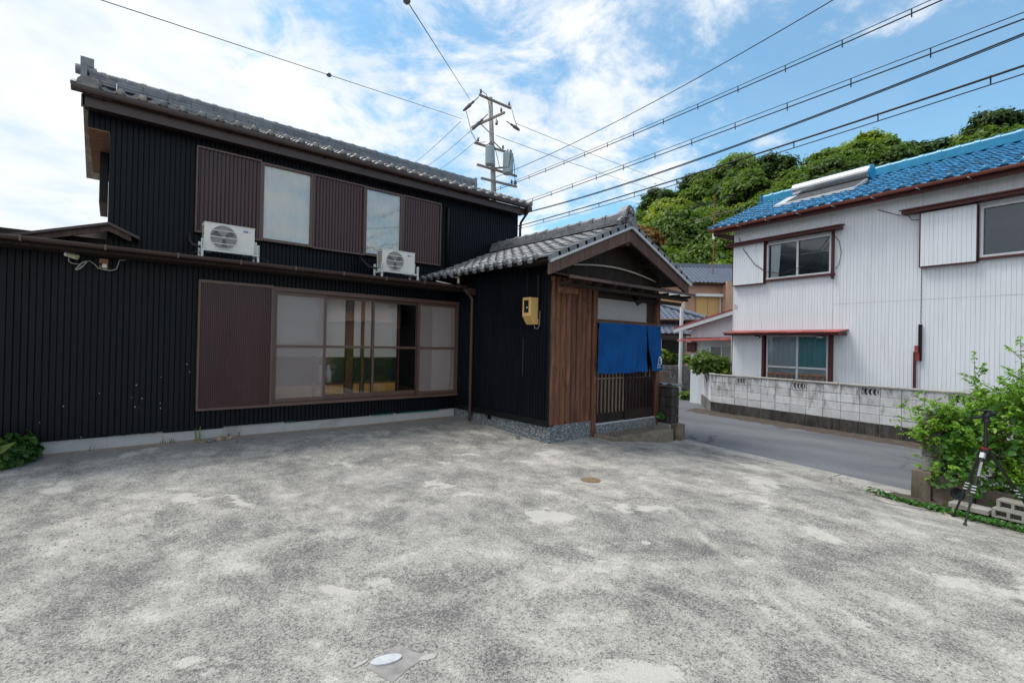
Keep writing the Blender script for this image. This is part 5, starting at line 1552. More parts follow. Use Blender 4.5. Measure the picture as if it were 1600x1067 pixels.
def far_roof(parent, r0, r1, f0, z0, f1, z1, rows, w=.27, mat='far_tile', top_r1=None):
    """one pitched slope of wave tiles, optional slanting right-hand edge"""
    b = MB(); tr = r1 if top_r1 is None else top_r1
    for k in range(rows):
        g0, g1 = k / rows, (k + 1.12) / rows
        fa, za = f0 + (f1 - f0) * g0, z0 + (z1 - z0) * g0; fb, zb = f0 + (f1 - f0) * g1, z0 + (z1 - z0) * g1
        re = r1 + (tr - r1) * g0
        n = max(2, int((re - r0) / w * 5)); vs = []
        for (f, z, l) in ((fa, za, .035), (fb, zb, 0), (fa, za, .0)):
            for i in range(n + 1):
                r = r0 + (re - r0) * i / n; vs.append(ff(r, f, z + l + .026 * math.sin(2 * math.pi * r / w)))
        m = n + 1
        b.add(vs, [(i, i + 1, m + i + 1, m + i) for i in range(n)] + [(2 * m + i, 2 * m + i + 1, i + 1, i) for i in range(n)])
    o = b.build('roof_tiles', mat, parent, smooth=True); o['kind'] = 'stuff'


def far_houses():
    G = thing('grey_roof_house', ff(6.9, 24.5, -.3), 'old house with two tiers of grey wave-tiled roof behind the porch', 'house')
    fbox((4.2, 8.55, 23.7, 28, -.4, 2.95)).build('wall', 'tan_wall', G)
    fbox((4.2, 8.4, 23.62, 23.68, -.3, 1.75)).build('shaded_porch', 'tan_wall', G)
    o = fbox((7.35, 8.3, 23.54, 23.61, .0, 1.95)).build('door', 'room_dark', G)
    for k in range(7): fbox((7.95 + k * .05, 7.985 + k * .05, 23.50, 23.535, .1, 1.3)).build('lattice_bar', 'white_siding', o)
    fbox((7.0, 7.32, 23.55, 23.615, 1.5, 2.0)).build('window', 'curtain_white', G)
    rf = fbox((4.0, 9.1, 23.05, 26, 2.86, 2.93)).build('roof', 'dark_red', G)
    far_roof(rf, 4.0, 9.2, 22.95, 2.95, 25.6, 4.02, 10, top_r1=7.1)
    lr = fbox((4.0, 8.75, 22.35, 23.6, 2.18, 2.23)).build('lower_roof', 'dark_red', G)
    far_roof(lr, 4.0, 8.75, 22.25, 2.25, 23.6, 2.80, 6)
    MB().tube([ff(7.1, 25.6, 4.10), ff(9.22, 22.95, 3.05)], .10, 8).tube([ff(4, 25.6, 4.1), ff(7.2, 25.6, 4.1)], .12, 8).build('hip_ridge', 'far_tile', rf)

    Q = thing('peach_house', ff(12.8, 32.5, -.3), 'peach-walled house with grey roof and yellow shutters beneath the hill', 'house')
    fbox((9.0, 13.95, 32.3, 38, -.4, 5.95)).build('wall', 'peach_wall', Q); fbox((13.951, 17, 31.4, 37, -.4, 6.0)).build('side_wing', 'peach_wall', Q)
    rf = fbox((8.8, 14.3, 31.75, 32.3, 5.80, 5.88)).build('roof', 'dark_red', Q)
    far_roof(rf, 8.8, 14.3, 31.6, 5.92, 34.6, 7.42, 12, top_r1=16.5)
    fbox((8.8, 17.0, 34.45, 34.75, 7.38, 7.62)).build('ridge', 'far_tile', rf)
    MB().hexa([ff(14.35, 31.2, 5.92), ff(17.2, 31.2, 7.4), ff(17.2, 34.6, 7.4), ff(14.35, 34.6, 5.92), ff(14.35, 31.2, 6.02), ff(17.2, 31.2, 7.5), ff(17.2, 34.6, 7.5), ff(14.35, 34.6, 6.02)]).build('wing_roof', 'far_tile', rf)
    for r0, r1 in ((9.9, 11.6), (12.25, 13.75)):
        s = fbox((r0, r1, 32.15, 32.29, 2.9, 5.0)).build('shutter', 'yellow_shutter', Q)
        for k in range(1, 2): fbox((r0 + (r1 - r0) * k / 2 - .01, r0 + (r1 - r0) * k / 2 + .01, 32.13, 32.149, 2.9, 5.0)).build('shutter_joint', 'lattice_pale', s)
        fbox((r0 - .15, r1 + .15, 31.8, 32.29, 5.02, 5.2)).build('awning', 'white_metal', Q)
    fbox((13.78, 13.88, 32.1, 32.25, 2.2, 5.0)).build('downpipe', 'white_metal', Q); fbox((11.30, 11.40, 31.95, 32.1, 3.0, 5.1)).build('downpipe', 'white_metal', Q)
    fbox((14.5, 15.6, 31.25, 31.39, 3.0, 4.9)).build('shutter', 'yellow_shutter', Q); fbox((14.4, 15.7, 31.0, 31.39, 4.92, 5.1)).build('awning', 'white_metal', Q)

    B = thing('grey_garden_wall', ff(6.8, 20, -.3), 'stained grey block wall across the lane behind the white pipe', 'wall')
    me = block_mesh('block', .391, .191, .12, 'grey_block')
    for n in range(9):
        for k in range(6):
            place('block', me, B, frame(FR, -FF, (0, 0, 1), ff(4.9 + n * .4 + .2 * (k % 2), 20 + .02 * random.random(), -.34 + k * .2)) @ Matrix.Translation((0, 0, 0)))
    B2 = fbox((4.6, 6.4, 19.55, 19.8, -.35, .62)); tag(B2.build('stone_wall', 'old_concrete', loc=ff(5.5, 19.7, -.3)), 'low brown wall at the lane foot of the grey garden wall', 'wall')
    p = MB().tube([(18.16, 10.92, -.35), (18.17, 10.90, 3.30)], .075, 12).tube([(18.17, 10.90, 3.30), (18.17, 10.90, 3.42)], .10, 12).tube([(18.165, 10.91, 1.9), (18.165, 10.91, 1.96)], .085, 12)
    tag(p.build('vent_pipe', 'pvc_white', loc=(18.16, 10.92, -.35), smooth=False), 'tall white plastic pipe standing in the side lane', 'pipe')
    # aerial on the peach house roof
    x, fa = 13.75, 33.2
    T = thing('tv_aerial', ff(x, fa, 6.7), 'television aerial on a mast before the wooded hill', 'aerial')
    MB().tube([ff(x, fa, 6.6), ff(x, fa, 12.2)], .035, 8).build('mast', 'rust', T)
    for z, L, mt, up in ((11.75, 2.3, 'cable_black', .36), (10.75, 2.2, 'lattice_pale', .30)):
        a = ff(x - L * .60, fa + .3, z - L * up * .5); b_ = ff(x + L * .55, fa - .3, z + L * up * .5)
        bo = MB().tube([a, b_], .025, 6).build('boom', mt, T)
        for k in range(9):
            f = k / 8; p = Vector(a).lerp(Vector(b_), f); l = .34 - .16 * f
            MB().tube([p - FF * l, p + FF * l], .012, 5).build('element', mt, bo)
    MB().tube([ff(x - .2, fa, 10.9), ff(x + .35, fa, 11.0), ff(x + .45, fa, 11.5)], .02, 6).build('stay', 'lattice_pale', T)
    MB().tube([ff(x, fa, 9.1), ff(x, fa, 9.5)], .08, 8).build('booster', 'paint_white', T)


far_houses()


# ---------------------------------------------------------------- utility pole and overhead lines
def utility_pole():
    T = thing('utility_pole', (16.73, 21.2, -.3), 'tall concrete utility pole with transformers behind the black house', 'utility pole')
    MB().tube([(16.73, 21.20, -.5), (16.27, 21.52, 10.45), (16.04, 21.68, 15.36)], [.19, .145, .12], 14).build('pole', 'pole_concrete', T, smooth=True)
    arms = [((15.09, 21.58, 15.1), (17.32, 21.6, 15.1)), ((15.72, 22.75, 13.9), (16.0, 20.1, 13.9)), ((14.97, 21.75, 12.5), (17.14, 21.55, 12.5)), ((15.0, 21.5, 11.25), (17.74, 21.42, 11.25)), ((15.22, 21.42, 10.55), (17.57, 21.2, 10.55))]
    A = []
    for a, b in arms:
        off = Vector((0, -.16, 0)) if abs(a[0] - b[0]) > 1 else Vector((-.16, 0, 0))
        A.append((MB().beam(Vector(a) + off, Vector(b) + off, .09, .11).build('crossarm', 'arm_steel', T), Vector(a) + off, Vector(b) + off))

    def insul(p, par, r=.07, h=.28):
        p = Vector(p)
        MB().tube([p, p + Vector((0, 0, h * .3)), p + Vector((0, 0, h * .35)), p + Vector((0, 0, h * .6)), p + Vector((0, 0, h * .65)), p + Vector((0, 0, h))], [.03, .03, r, r * .8, r * .9, r * .5], 10).build('insulator', 'insulator', par)
    for k, f in ((0, .05), (0, .95), (1, .9), (2, .1), (2, .85), (4, .85), (4, .97)):
        o, a, b = A[k]; insul(a.lerp(b, f) + Vector((0, 0, .05)), o)

    def strain(a, b):  # strain insulator string hanging between arm and line
        a, b = Vector(a), Vector(b); m = a.lerp(b, .5)
        MB().tube([a, a.lerp(b, .3), a.lerp(b, .33), a.lerp(b, .5), a.lerp(b, .55), a.lerp(b, .9), b], [.025, .03, .07, .06, .10, .08, .02], 9).build('strain_insulator', 'insulator', T)
    strain((15.1, 21.45, 15.0), (14.45, 22.0, 14.2)); strain((15.9, 21.7, 14.4), (15.25, 22.3, 13.5)); strain((16.2, 21.3, 14.1), (16.0, 21.0, 13.6)); strain((16.6, 20.9, 13.95), (17.35, 20.6, 13.55))
    for (cx, cy, cz, r, h) in ((15.78, 21.25, 11.9, .26, 1.0), (16.75, 20.85, 11.6, .29, 1.15)):
        t = MB().tube([(cx, cy, cz - h / 2), (cx, cy, cz - h / 2 + .05), (cx, cy, cz + h / 2 - .04), (cx, cy, cz + h / 2)], [r * .9, r, r, r * .93], 20).build('transformer', 'transformer_grey', T, smooth=False)
        MB().box(cx - .02, cx + .02, cy - r - .03, cy - r + .02, cz - h * .35, cz + h * .3).build('transformer_fin', 'transformer_grey', t)
        for k in range(3):
            a = -2.4 + k * .8; MB().tube([(cx + r * .6 * math.cos(a), cy + r * .6 * math.sin(a), cz + h / 2), (cx + r * .6 * math.cos(a), cy + r * .6 * math.sin(a), cz + h / 2 + .16)], .035, 8).build('bushing', 'insulator', t)
        MB().beam((cx, cy, cz - .2), (16.2, 21.55, cz - .2), .06, .08).build('bracket', 'arm_steel', t)
    MB().beam((16.15, 21.5, 12.9), (16.9, 21.4, 12.45), .04, .05).build('brace', 'arm_steel', T); MB().beam((16.15, 21.5, 12.9), (15.6, 21.5, 12.45), .04, .05).build('brace', 'arm_steel', T)
    MB().beam((16.12, 21.5, 13.2), (15.7, 22.0, 13.85), .04, .05).build('brace', 'arm_steel', T)
    for pts in ([(15.1, 21.42, 15.4), (15.5, 21.3, 15.2), (15.9, 21.5, 14.6), (15.85, 21.4, 13.9)], [(14.6, 21.9, 14.2), (14.9, 21.8, 13.1), (15.1, 21.5, 12.5), (15.5, 21.3, 12.6)], [(17.3, 20.7, 13.6), (17.2, 20.9, 14.2), (17.2, 21.3, 15.2)], [(16.95, 20.7, 12.2), (17.25, 20.9, 11.6), (17.4, 21.0, 10.9), (17.45, 21.1, 10.5)], [(15.9, 21.0, 12.4), (16.2, 20.9, 11.3), (16.6, 20.6, 11.3), (16.7, 20.55, 12.1)]):
        MB().tube(pts, .018, 5).build('jumper_wire', 'cable_black', T, smooth=True)


utility_pole()


def cables():
    pole = Vector((16.2, 21.59)); dd = Vector((-.139, -.990))

    def par(pts, t):  # parabola through three (t, z)
        (a, za), (b, zb), (c, zc) = pts
        return za * (t - b) * (t - c) / ((a - b) * (a - c)) + zb * (t - a) * (t - c) / ((b - a) * (b - c)) + zc * (t - a) * (t - b) / ((c - a) * (c - b))

    def line(fit, r, label, t0=.3, t1=31, dz=0, ds=0, mat='cable_black', twin=None, ties=0, name='power_line'):
        P = []
        for i in range(41):
            t = t0 + (t1 - t0) * i / 40; p = pole + dd * t
            P.append((p.x + ds, p.y, par(fit, t) + dz))
        T = None
        if twin is None:
            o = MB().tube(P, r, 6).build(name, mat, loc=P[0], smooth=True); return tag(o, label, 'cable', 'overhead lines')
        T = thing(name, P[0], label, 'cable', 'overhead lines')
        MB().tube(P, r, 6).build('conductor', mat, T, smooth=True)
        MB().tube([(x + twin[0], y, z + twin[1]) for x, y, z in P], twin[2], 6).build('messenger_wire', mat, T, smooth=True)
        for k in range(ties):
            f = (k + .5) / ties * 40; i = int(f); a = Vector(P[i]).lerp(Vector(P[min(40, i + 1)]), f - i)
            MB().tube([a + Vector((0, 0, .03)), a + Vector((.02, 0, -.07)), a + Vector((twin[0], 0, twin[1]))], .014, 5).build('hanger', mat, T)
    line([(2.9, 10.58), (11.1, 10.26), (17.4, 10.40)], .014, 'topmost thin overhead line sweeping to the upper right')
    line([(3.1, 9.87), (11.1, 9.42), (19.7, 9.12)], .016, 'overhead line with messenger wire second from the top', twin=(0, .11, .010), ties=22)
    line([(4.0, 8.58), (11.1, 8.31), (20.9, 8.02)], .016, 'overhead line with messenger wire, middle of the five', twin=(0, .13, .010), ties=20)
    line([(3.6, 8.15), (11.1, 7.70), (20.9, 7.74)], .017, 'slack overhead cable second from the bottom', twin=(.015, -.03, .012), ties=0)
    line([(3.2, 7.59), (11.1, 7.26), (20.9, 7.12)], .023, 'thick lowest overhead cable with a loosely lashed second wire', twin=(.02, -.15, .012), ties=16)

    def straight(a, b, r, label, sag=.15, knob=None):
        a, b = Vector(a), Vector(b)
        P = [a.lerp(b, i / 16) - Vector((0, 0, sag * 4 * (i / 16) * (1 - i / 16))) for i in range(17)]
        if knob is None:
            tag(MB().tube(P, r, 5).build('power_line', 'cable_black', loc=tuple(a), smooth=True), label, 'cable', 'overhead lines'); return
        T = thing('power_line', tuple(a), label, 'cable', 'overhead lines')
        MB().tube(P, r, 5).build('conductor', 'cable_black', T, smooth=True)
        k = a.lerp(b, knob) - Vector((0, 0, sag * 4 * knob * (1 - knob))); d = (b - a).normalized()
        MB().tube([k - d * .12, k - d * .06, k, k + d * .06, k + d * .12], [.02, .07, .085, .07, .02], 8).build('strain_knob', 'insulator', T)
    straight((14.74, 22.51, 14.05), (-3.5, 14.4, 9.05), .012, 'thin line running from the pole over the black house roof', .0, .47)
    straight((14.96, 22.06, 14.99), (2.0, 6.0, 7.15), .012, 'thin line rising steeply from the pole past the top edge', .0, .80)
    for a, b, lb in (((14.79, 22.72, 14.0), (20.0, 38, 17.2), 'leftmost of three thin lines dropping behind the main roof'), ((15.22, 22.38, 13.47), (20.7, 37.3, 16.8), 'middle of three thin lines dropping behind the main roof'), ((15.64, 22.03, 13.12), (21.5, 36.6, 16.5), 'rightmost of three thin lines dropping behind the main roof'),
                     ((17.2, 20.75, 13.95), (39.48, 25.61, 17.11), 'upper thin line receding from the pole towards the hill'), ((16.33, 21.46, 13.25), (38.11, 26.75, 16.48), 'lower thin line receding from the pole towards the hill')):
        straight(a, b, .014, lb, .1)


cables()


# ---------------------------------------------------------------- roadside corner: pillar, low wall, blocks, tripod
def corner():
    def rd(t, s, z): p = P0 + RD * (t + .78) + RN * s; return (p.x, p.y, z)
    W = thing('low_wall', rd(7.0, 4.35, -.33), 'low brown weathered concrete wall under the right-hand bush', 'wall')
    # plinth end block, block with drain hole, then the long low wall
    b = MB(); b.hexa([rd(5.95, 4.28, -.45), rd(6.16, 4.28, -.45), rd(6.16, 4.62, -.45), rd(5.95, 4.62, -.45), rd(5.95, 4.30, .06), rd(6.16, 4.30, .06), rd(6.16, 4.60, .06), rd(5.95, 4.60, .06)])
    b.build('end_block', 'old_concrete', W, bevel=.012)
    # drilled block: ring of quads round the hole
    m = MB(); n = 24; t0, t1, z0, z1, s1, s0 = 6.17, 6.56, -.30, .05, 4.58, 4.34
    ct, cz, r = 6.42, -.14, .075
    def sq(a):
        c, s_ = math.cos(a), math.sin(a); k = 1e9
        for (d, lim) in ((c, (t1 - ct) if c > 0 else (t0 - ct)), (s_, (z1 - cz) if s_ > 0 else (z0 - cz))):
            if abs(d) > 1e-6: k = min(k, lim / d)
        return ct + c * k, cz + s_ * k
    vs = []
    for i in range(n):
        a = 2 * math.pi * i / n; q = sq(a)
        vs += [rd(q[0], s1, q[1]), rd(ct + r * math.cos(a), s1, cz + r * math.sin(a)), rd(ct + r * math.cos(a), s0, cz + r * math.sin(a)), rd(q[0], s0, q[1])]
    fs = []
    for i in range(n):
        a, c = 4 * i, 4 * ((i + 1) % n)
        fs += [(a, c, c + 1, a + 1), (a + 1, c + 1, c + 2, a + 2), (a + 2, c + 2, c + 3, a + 3), (a + 3, c + 3, c, a)]
    m.add(vs, fs); m.build('drain_block', 'old_concrete', W)
    MB().tube([rd(ct, s1 - .03, cz), rd(ct, s0 - .3, cz)], r * .97, 20, False).build('drain_pipe', 'pvc_grey', W, smooth=True)
    b = MB(); b.hexa([rd(6.57, 4.30, -.45), rd(14, 4.30, -.45), rd(14, 4.52, -.45), rd(6.57, 4.52, -.45), rd(6.57, 4.30, -.02), rd(14, 4.30, -.02), rd(14, 4.52, -.02), rd(6.57, 4.52, -.02)])
    b.build('long_wall', 'old_concrete', W, bevel=.01)
    P = thing('gate_pillar', rd(6.1, 4.40, .06), 'grey concrete block gate pillar half hidden by the bush', 'pillar')
    bm_ = block_mesh('block', .20, .19, .21, 'grey_block')
    for k in range(4): place('block', bm_, P, frame(RD, RN, (0, 0, 1), rd(6.04, 4.56, .064 + k * .197)))
    b = MB(); b.box(0, 1, 0, 1, 0, 1)
    b = MB().hexa([rd(5.75, 4.65, -.36), rd(12, 4.60, -.36), rd(12, 5.25, -.36), rd(5.7, 5.05, -.36), rd(5.75, 4.56, gz(*rd(5.75, 4.6, 0)[:2]) + .012), rd(12, 4.53, -.26), rd(12, 5.25, -.235), rd(5.7, 5.05, gz(*rd(5.7, 5.05, 0)[:2]) + .006)])
    struct(b.build('soil_bed', 'brown_soil'))

    # hollow concrete blocks
    def hollow(name_label, t, s, z, yaw=0.0):
        T = MB(); L, H, D = .39, .10, .19
        xs_ = [0, .030, .123, .149, .242, .268, .360, L]
        T.box(0, L, 0, D, 0, .020).box(0, L, 0, D, H - .020, H)
        for i in range(0, 8, 2): T.box(xs_[i], xs_[i + 1], 0, D, .020, H - .020)
        T.box(.030, .360, D * .6, D * .62, .02, H - .02)
        me = meshmat(T.mesh('concrete_block'), 'concrete')
        bm = bmesh.new(); bm.from_mesh(me); bm.to_mesh(me); bm.free()
        o = bpy.data.objects.new('concrete_block', me); COL.objects.link(o)
        o.matrix_world = frame(RD, -RN, (0, 0, 1), rd(t, s, z)) @ Matrix.Rotation(yaw, 4, 'Z')
        BASE[o.name] = rd(t, s, z)
        tag(o, name_label, 'block', 'loose concrete blocks by the bush')
    g0 = -.255
    hollow('hollow concrete block at the bottom of the pair behind the tripod', 6.80, 4.83, g0, .02)
    hollow('hollow concrete block lying on top of the other behind the tripod', 6.83, 4.80, g0 + .102, -.04)
    hollow('hollow concrete block at the picture edge beside the stacked pair', 7.24, 4.82, g0, .03)
    b = MB().hexa([rd(6.42, 4.66, g0), rd(6.78, 4.66, g0), rd(6.78, 4.86, g0), rd(6.42, 4.86, g0), rd(6.42, 4.66, g0 + .06), rd(6.78, 4.66, g0 + .06), rd(6.78, 4.86, g0 + .06), rd(6.42, 4.86, g0 + .06)])
    tag(b.build('concrete_slab', 'concrete', loc=rd(6.6, 4.76, g0), bevel=.008), 'thin concrete slab lying before the low brown wall', 'slab')

    # tripod
    T = thing('tripod', (7.30, .73, -.3), 'black photo tripod standing at the yard edge before the bush', 'tripod')
    hub = Vector((7.30, .73, .56))
    feet = [(6.95, .84), (7.46, 1.00), (7.74, .30)]
    for fx, fy in feet:
        f = Vector((fx, fy, gz(fx, fy) + .012)); d = (f - hub); a = hub + Vector((d.x, d.y, 0)).normalized() * .035 + Vector((0, 0, -.01))
        lg = MB().tube([a, a.lerp(f, .48)], [.017, .016], 12).build('leg', 'tripod_black', T, smooth=False)
        MB().tube([a.lerp(f, .48), a.lerp(f, .74)], .0135, 10).build('leg_section', 'tripod_black', lg)
        MB().tube([a.lerp(f, .70), f], .0105, 10).build('leg_section', 'tripod_black', lg)
        for q in (.47, .51, .55):
            c = a.lerp(f, q); MB().tube([c, a.lerp(f, q + .022)], .020, 12).build('lock_ring', 'tripod_black', lg)
            p = a.lerp(f, q + .011); MB().box(p.x - .026, p.x - .006, p.y - .018, p.y + .018, p.z - .006, p.z + .006).build('lock_lever', 'pale_grey_metal', lg, bevel=.003)
        MB().tube([a.lerp(f, .985), f - Vector((0, 0, .008))], [.016, .020], 10).build('foot', 'tripod_black', lg)
        MB().beam(a.lerp(f, .02), a.lerp(f, .09), .036, .036).build('leg_hinge', 'pale_grey_metal' if fx < 7 else 'tripod_black', lg)
        if fx < 7:
            k = MB()
            for i in range(9):
                p = a.lerp(f, .15 + .022 * i); k.box(p.x - .0215, p.x - .019, p.y - .018, p.y + .002, p.z - .006, p.z + .006)
            k.build('lettering', 'pale_grey_metal', lg)
    MB().tube([hub + Vector((0, 0, -.03)), hub + Vector((0, 0, .015))], .040, 14).build('hub', 'tripod_black', T)
    MB().tube([hub + Vector((0, 0, .015)), hub + Vector((0, 0, .028))], .034, 14).build('hub_ring', 'tripod_red', T)
    MB().tube([hub + Vector((0, 0, -.12)), hub + Vector((0, 0, -.03))], [.018, .022], 10).build('lower_column', 'tripod_black', T)
    MB().tube([hub + Vector((0, 0, .02)), hub + Vector((0, 0, .30))], .0165, 12).build('centre_column', 'tripod_black', T)
    h = hub + Vector((0, 0, .30))
    MB().tube([h, h + Vector((0, 0, .02)), h + Vector((0, 0, .05))], [.035, .038, .028], 14).build('head_base', 'tripod_black', T)
    rr = Vector((.769, -.639, 0)); ff_ = Vector((.639, .769, 0))
    hd = MB().tube([h + Vector((0, 0, .045)) - rr * .02, h + Vector((0, 0, .085)) + rr * .01, h + Vector((0, 0, .12)) + rr * .015], [.030, .036, .026], 12).build('head', 'tripod_black', T, smooth=True)
    MB().tube([h + Vector((0, 0, .09)) + rr * .01, h + Vector((0, 0, .105)) + rr * .075], [.026, .030], 12).build('pan_knob', 'tripod_black', hd)
    MB().tube([h + Vector((0, 0, .07)) - rr * .02, h + Vector((0, 0, .055)) - rr * .07, h + Vector((0, 0, .05)) - rr * .15], [.008, .014, .016], 10).build('pan_handle', 'tripod_black', hd)
    MB().beam(h + Vector((0, 0, .135)) - rr * .10, h + Vector((0, 0, .128)) + rr * .04, .045, .014).build('camera_plate', 'tripod_black', hd, bevel=.003)


corner()


# ---------------------------------------------------------------- plants
def bush():
    def rd(t, s, z): p = P0 + RD * (t + .66) + RN * s; return (p.x, p.y, z)
    rng = np.random.default_rng(77); rg = random.Random(77)
    T = thing('bush', rd(7.4, 4.2, -.1), 'big leafy green bush with tall shoots behind the tripod', 'bush')
    stems = MB(); P = []; N = []; Pv = []; Nv = []

    def shoot(a, b, bow, nleaf, spread, r=.008):
        a, b = Vector(a), Vector(b); pts = []
        for i in range(9):
            f = i / 8; p = a.lerp(b, f) + Vector(bow) * (4 * f * (1 - f)); pts.append(p)
        stems.tube(pts, [r * (1 - .75 * i / 8) for i in range(9)], 5)
        for k in range(nleaf):
            f = .15 + .87 * rg.random(); i = min(7, int(f * 8)); p = pts[i].lerp(pts[i + 1], f * 8 - i)
            q = rng.normal(0, 1, 3); q /= np.linalg.norm(q); q[2] = abs(q[2]) * .6
            P.append(np.array(p) + q * spread * (1.15 - .6 * f) * rng.uniform(.2, 1)); N.append(q * .6 + np.array([-.2, -.1, .9]))
    # dense mass: many short shoots from a hedge-shaped body
    for k in range(2300):
        t = rg.uniform(6.15, 10.5); s = rg.uniform(3.6, 4.62)
        z0 = rg.uniform(-.12, 1.15)
        edge = 1 - .55 * max(0, (6.9 - t)) / .75
        top = (1.24 + .28 * sm(6.55, 7.2, t) + .12 * math.sin(t * 3.1) + .1 * math.sin(t * 7.3)) * edge
        z0 = min(z0, top - .25)
        a = rd(t, s, z0); L = rg.uniform(.18, .42)
        d = Vector((rg.gauss(0, .55), rg.gauss(0, .55), rg.uniform(.35, 1.0))).normalized() * L
        d += RN * rg.uniform(-.02, .22)
        shoot(a, Vector(a) + d, (0, 0, .02), 34, .085, .004)
    # tall upright shoots
    for (t, s, z, lean) in ((6.62, 4.25, 1.62, -.05), (6.98, 4.3, 1.80, .02), (7.05, 4.0, 1.52, .08), (7.75, 4.2, 1.65, .05), (8.1, 4.1, 1.5, -.05), (7.45, 4.05, 1.35, .1), (6.7, 4.3, 1.28, -.12), (8.6, 4.2, 1.6, .1), (7.3, 4.4, 1.30, .0)):
        shoot(rd(t + .1, s, .3), rd(t + lean, s, z), (rg.uniform(-.03, .03), rg.uniform(-.03, .03), 0), 70, .07, .008)
        for m in range(6):
            f = rg.uniform(.45, .9); b = Vector(rd(t + .1, s, .3)).lerp(Vector(rd(t + lean, s, z)), f)
            shoot(b, b + Vector((rg.uniform(-.16, .16), rg.uniform(-.16, .16), rg.uniform(.06, .18))), (0, 0, .01), 16, .04, .004)
    # sprays arching out over the road
    for (t, s, z) in ((5.85, 4.15, 1.02), (5.70, 4.25, .84), (5.60, 4.0, .60), (6.05, 4.3, .98), (5.72, 4.1, .42), (6.15, 4.45, .80), (5.95, 4.0, .30)):
        a = Vector(rd(6.75, 4.2, .35)); b = Vector(rd(t, s, z)); shoot(a, b, (0, 0, .10), 44, .065, .007)
        for m in range(5):
            f = rg.uniform(.4, .95); c = a.lerp(b, f) + Vector((0, 0, .4 * f * (1 - f))); shoot(c, c + Vector((rg.uniform(-.12, .12), rg.uniform(-.12, .12), rg.uniform(0, .15))), (0, 0, .01), 14, .04, .004)
    stems.build('stems', 'stem', T)

    def lv(name, P, N, size, mat, asp=1.7):
        P = np.array(P); me = leaf_mesh(name, P - np.array(BASE[T.name]), np.array(N), size, mat, rng, asp)
        o = bpy.data.objects.new(name, me); COL.objects.link(o); o.parent = T; BASE[o.name] = BASE[T.name]; o['kind'] = 'stuff'
    lv('small_leaves', P, N, .030, 'bush_leaf', 2.0)
    # broad vine leaves draped over the side facing the yard
    for k in range(2000):
        t = rg.uniform(6.25, 10.4); z = rg.uniform(-.20, 1.05) * (1 - .5 * max(0, 6.8 - t) / .6)
        s = 4.50 + rg.uniform(-.06, .14) + .05 * math.sin(t * 5) - .12 * max(0, z - .6)
        p = rd(t, s, z); Pv.append(p); q = RN * .8 + Vector((0, 0, .55)); Nv.append(tuple(q))
    lv('vine_leaves', Pv, Nv, .062, 'vine_leaf', 1.25)
    # creeper along the ground edge
    C = thing('ground_creeper', (7.75, 1.1, -.28), 'strip of creeping vine along the concrete edge by the blocks', 'plant')
    pts = [(7.98, 1.92), (7.80, 1.60), (7.68, 1.28), (7.62, 1.02), (7.58, .76), (7.52, .46), (7.45, .1)]
    Pv, Nv = [], []; st = MB()
    for k in range(620):
        f = rg.random() ** .8 * 5.999; i = int(f); p = Vector((*pts[i], 0)).lerp(Vector((*pts[i + 1], 0)), f - i)
        w = .035 + .018 * f
        x, y = p.x + rg.gauss(0, w), p.y + rg.gauss(0, w)
        Pv.append((x, y, gz(x, y) + .012 + abs(rg.gauss(0, .02)) + .01 * (f > 2))); Nv.append((rg.gauss(0, .35), rg.gauss(0, .35), 1))
    st.tube([(x, y, gz(x, y) + .012) for x, y in pts], .005, 5)
    st.build('stem', 'stem', C)
    Pv = np.array(Pv); me = leaf_mesh('leaves', Pv - np.array(BASE[C.name]), np.array(Nv), .042, 'vine_leaf', rng, 1.3)
    o = bpy.data.objects.new('leaves', me); COL.objects.link(o); o.parent = C; o['kind'] = 'stuff'


bush()


def leafy(name, label, cat, centre, rad, n, size, mat, seed, asp=1.7, squash=.7, stems=8):
    rng = np.random.default_rng(seed); rg = random.Random(seed)
    T = thing(name, (centre[0], centre[1], centre[2] - rad * squash), label, cat)
    P, N = [], []
    for k in range(22):
        d = rng.normal(0, 1, 3); d /= np.linalg.norm(d); d[2] = abs(d[2]) * .9 - .15
        c = np.array(centre) + d * np.array([rad, rad, rad * squash]) * rng.uniform(.3, .85)
        q = rng.normal(0, 1, (n // 22, 3)); q /= np.linalg.norm(q, axis=1)[:, None]
        P.append(c + q * rad * .33 * rng.uniform(.3, 1, n // 22)[:, None]); N.append(q * .5 + d * .4 + np.array([0, 0, .6]))
    P = np.concatenate(P); N = np.concatenate(N)
    me = leaf_mesh('foliage', P - np.array(BASE[T.name]), N, size, mat, rng, asp)
    o = bpy.data.objects.new('foliage', me); COL.objects.link(o); o.parent = T; o['kind'] = 'stuff'
    st = MB(); b = (centre[0], centre[1], centre[2] - rad * squash)
    for k in range(stems):
        a = rg.uniform(0, 6.28); st.tube([b, (b[0] + .3 * rad * math.cos(a), b[1] + .3 * rad * math.sin(a), b[2] + rad * .6), (b[0] + .7 * rad * math.cos(a), b[1] + .7 * rad * math.sin(a), b[2] + rad * squash * 1.4)], [rad * .03, rad * .02, rad * .01], 5)
    st.build('stems', 'stem', T)
    return T


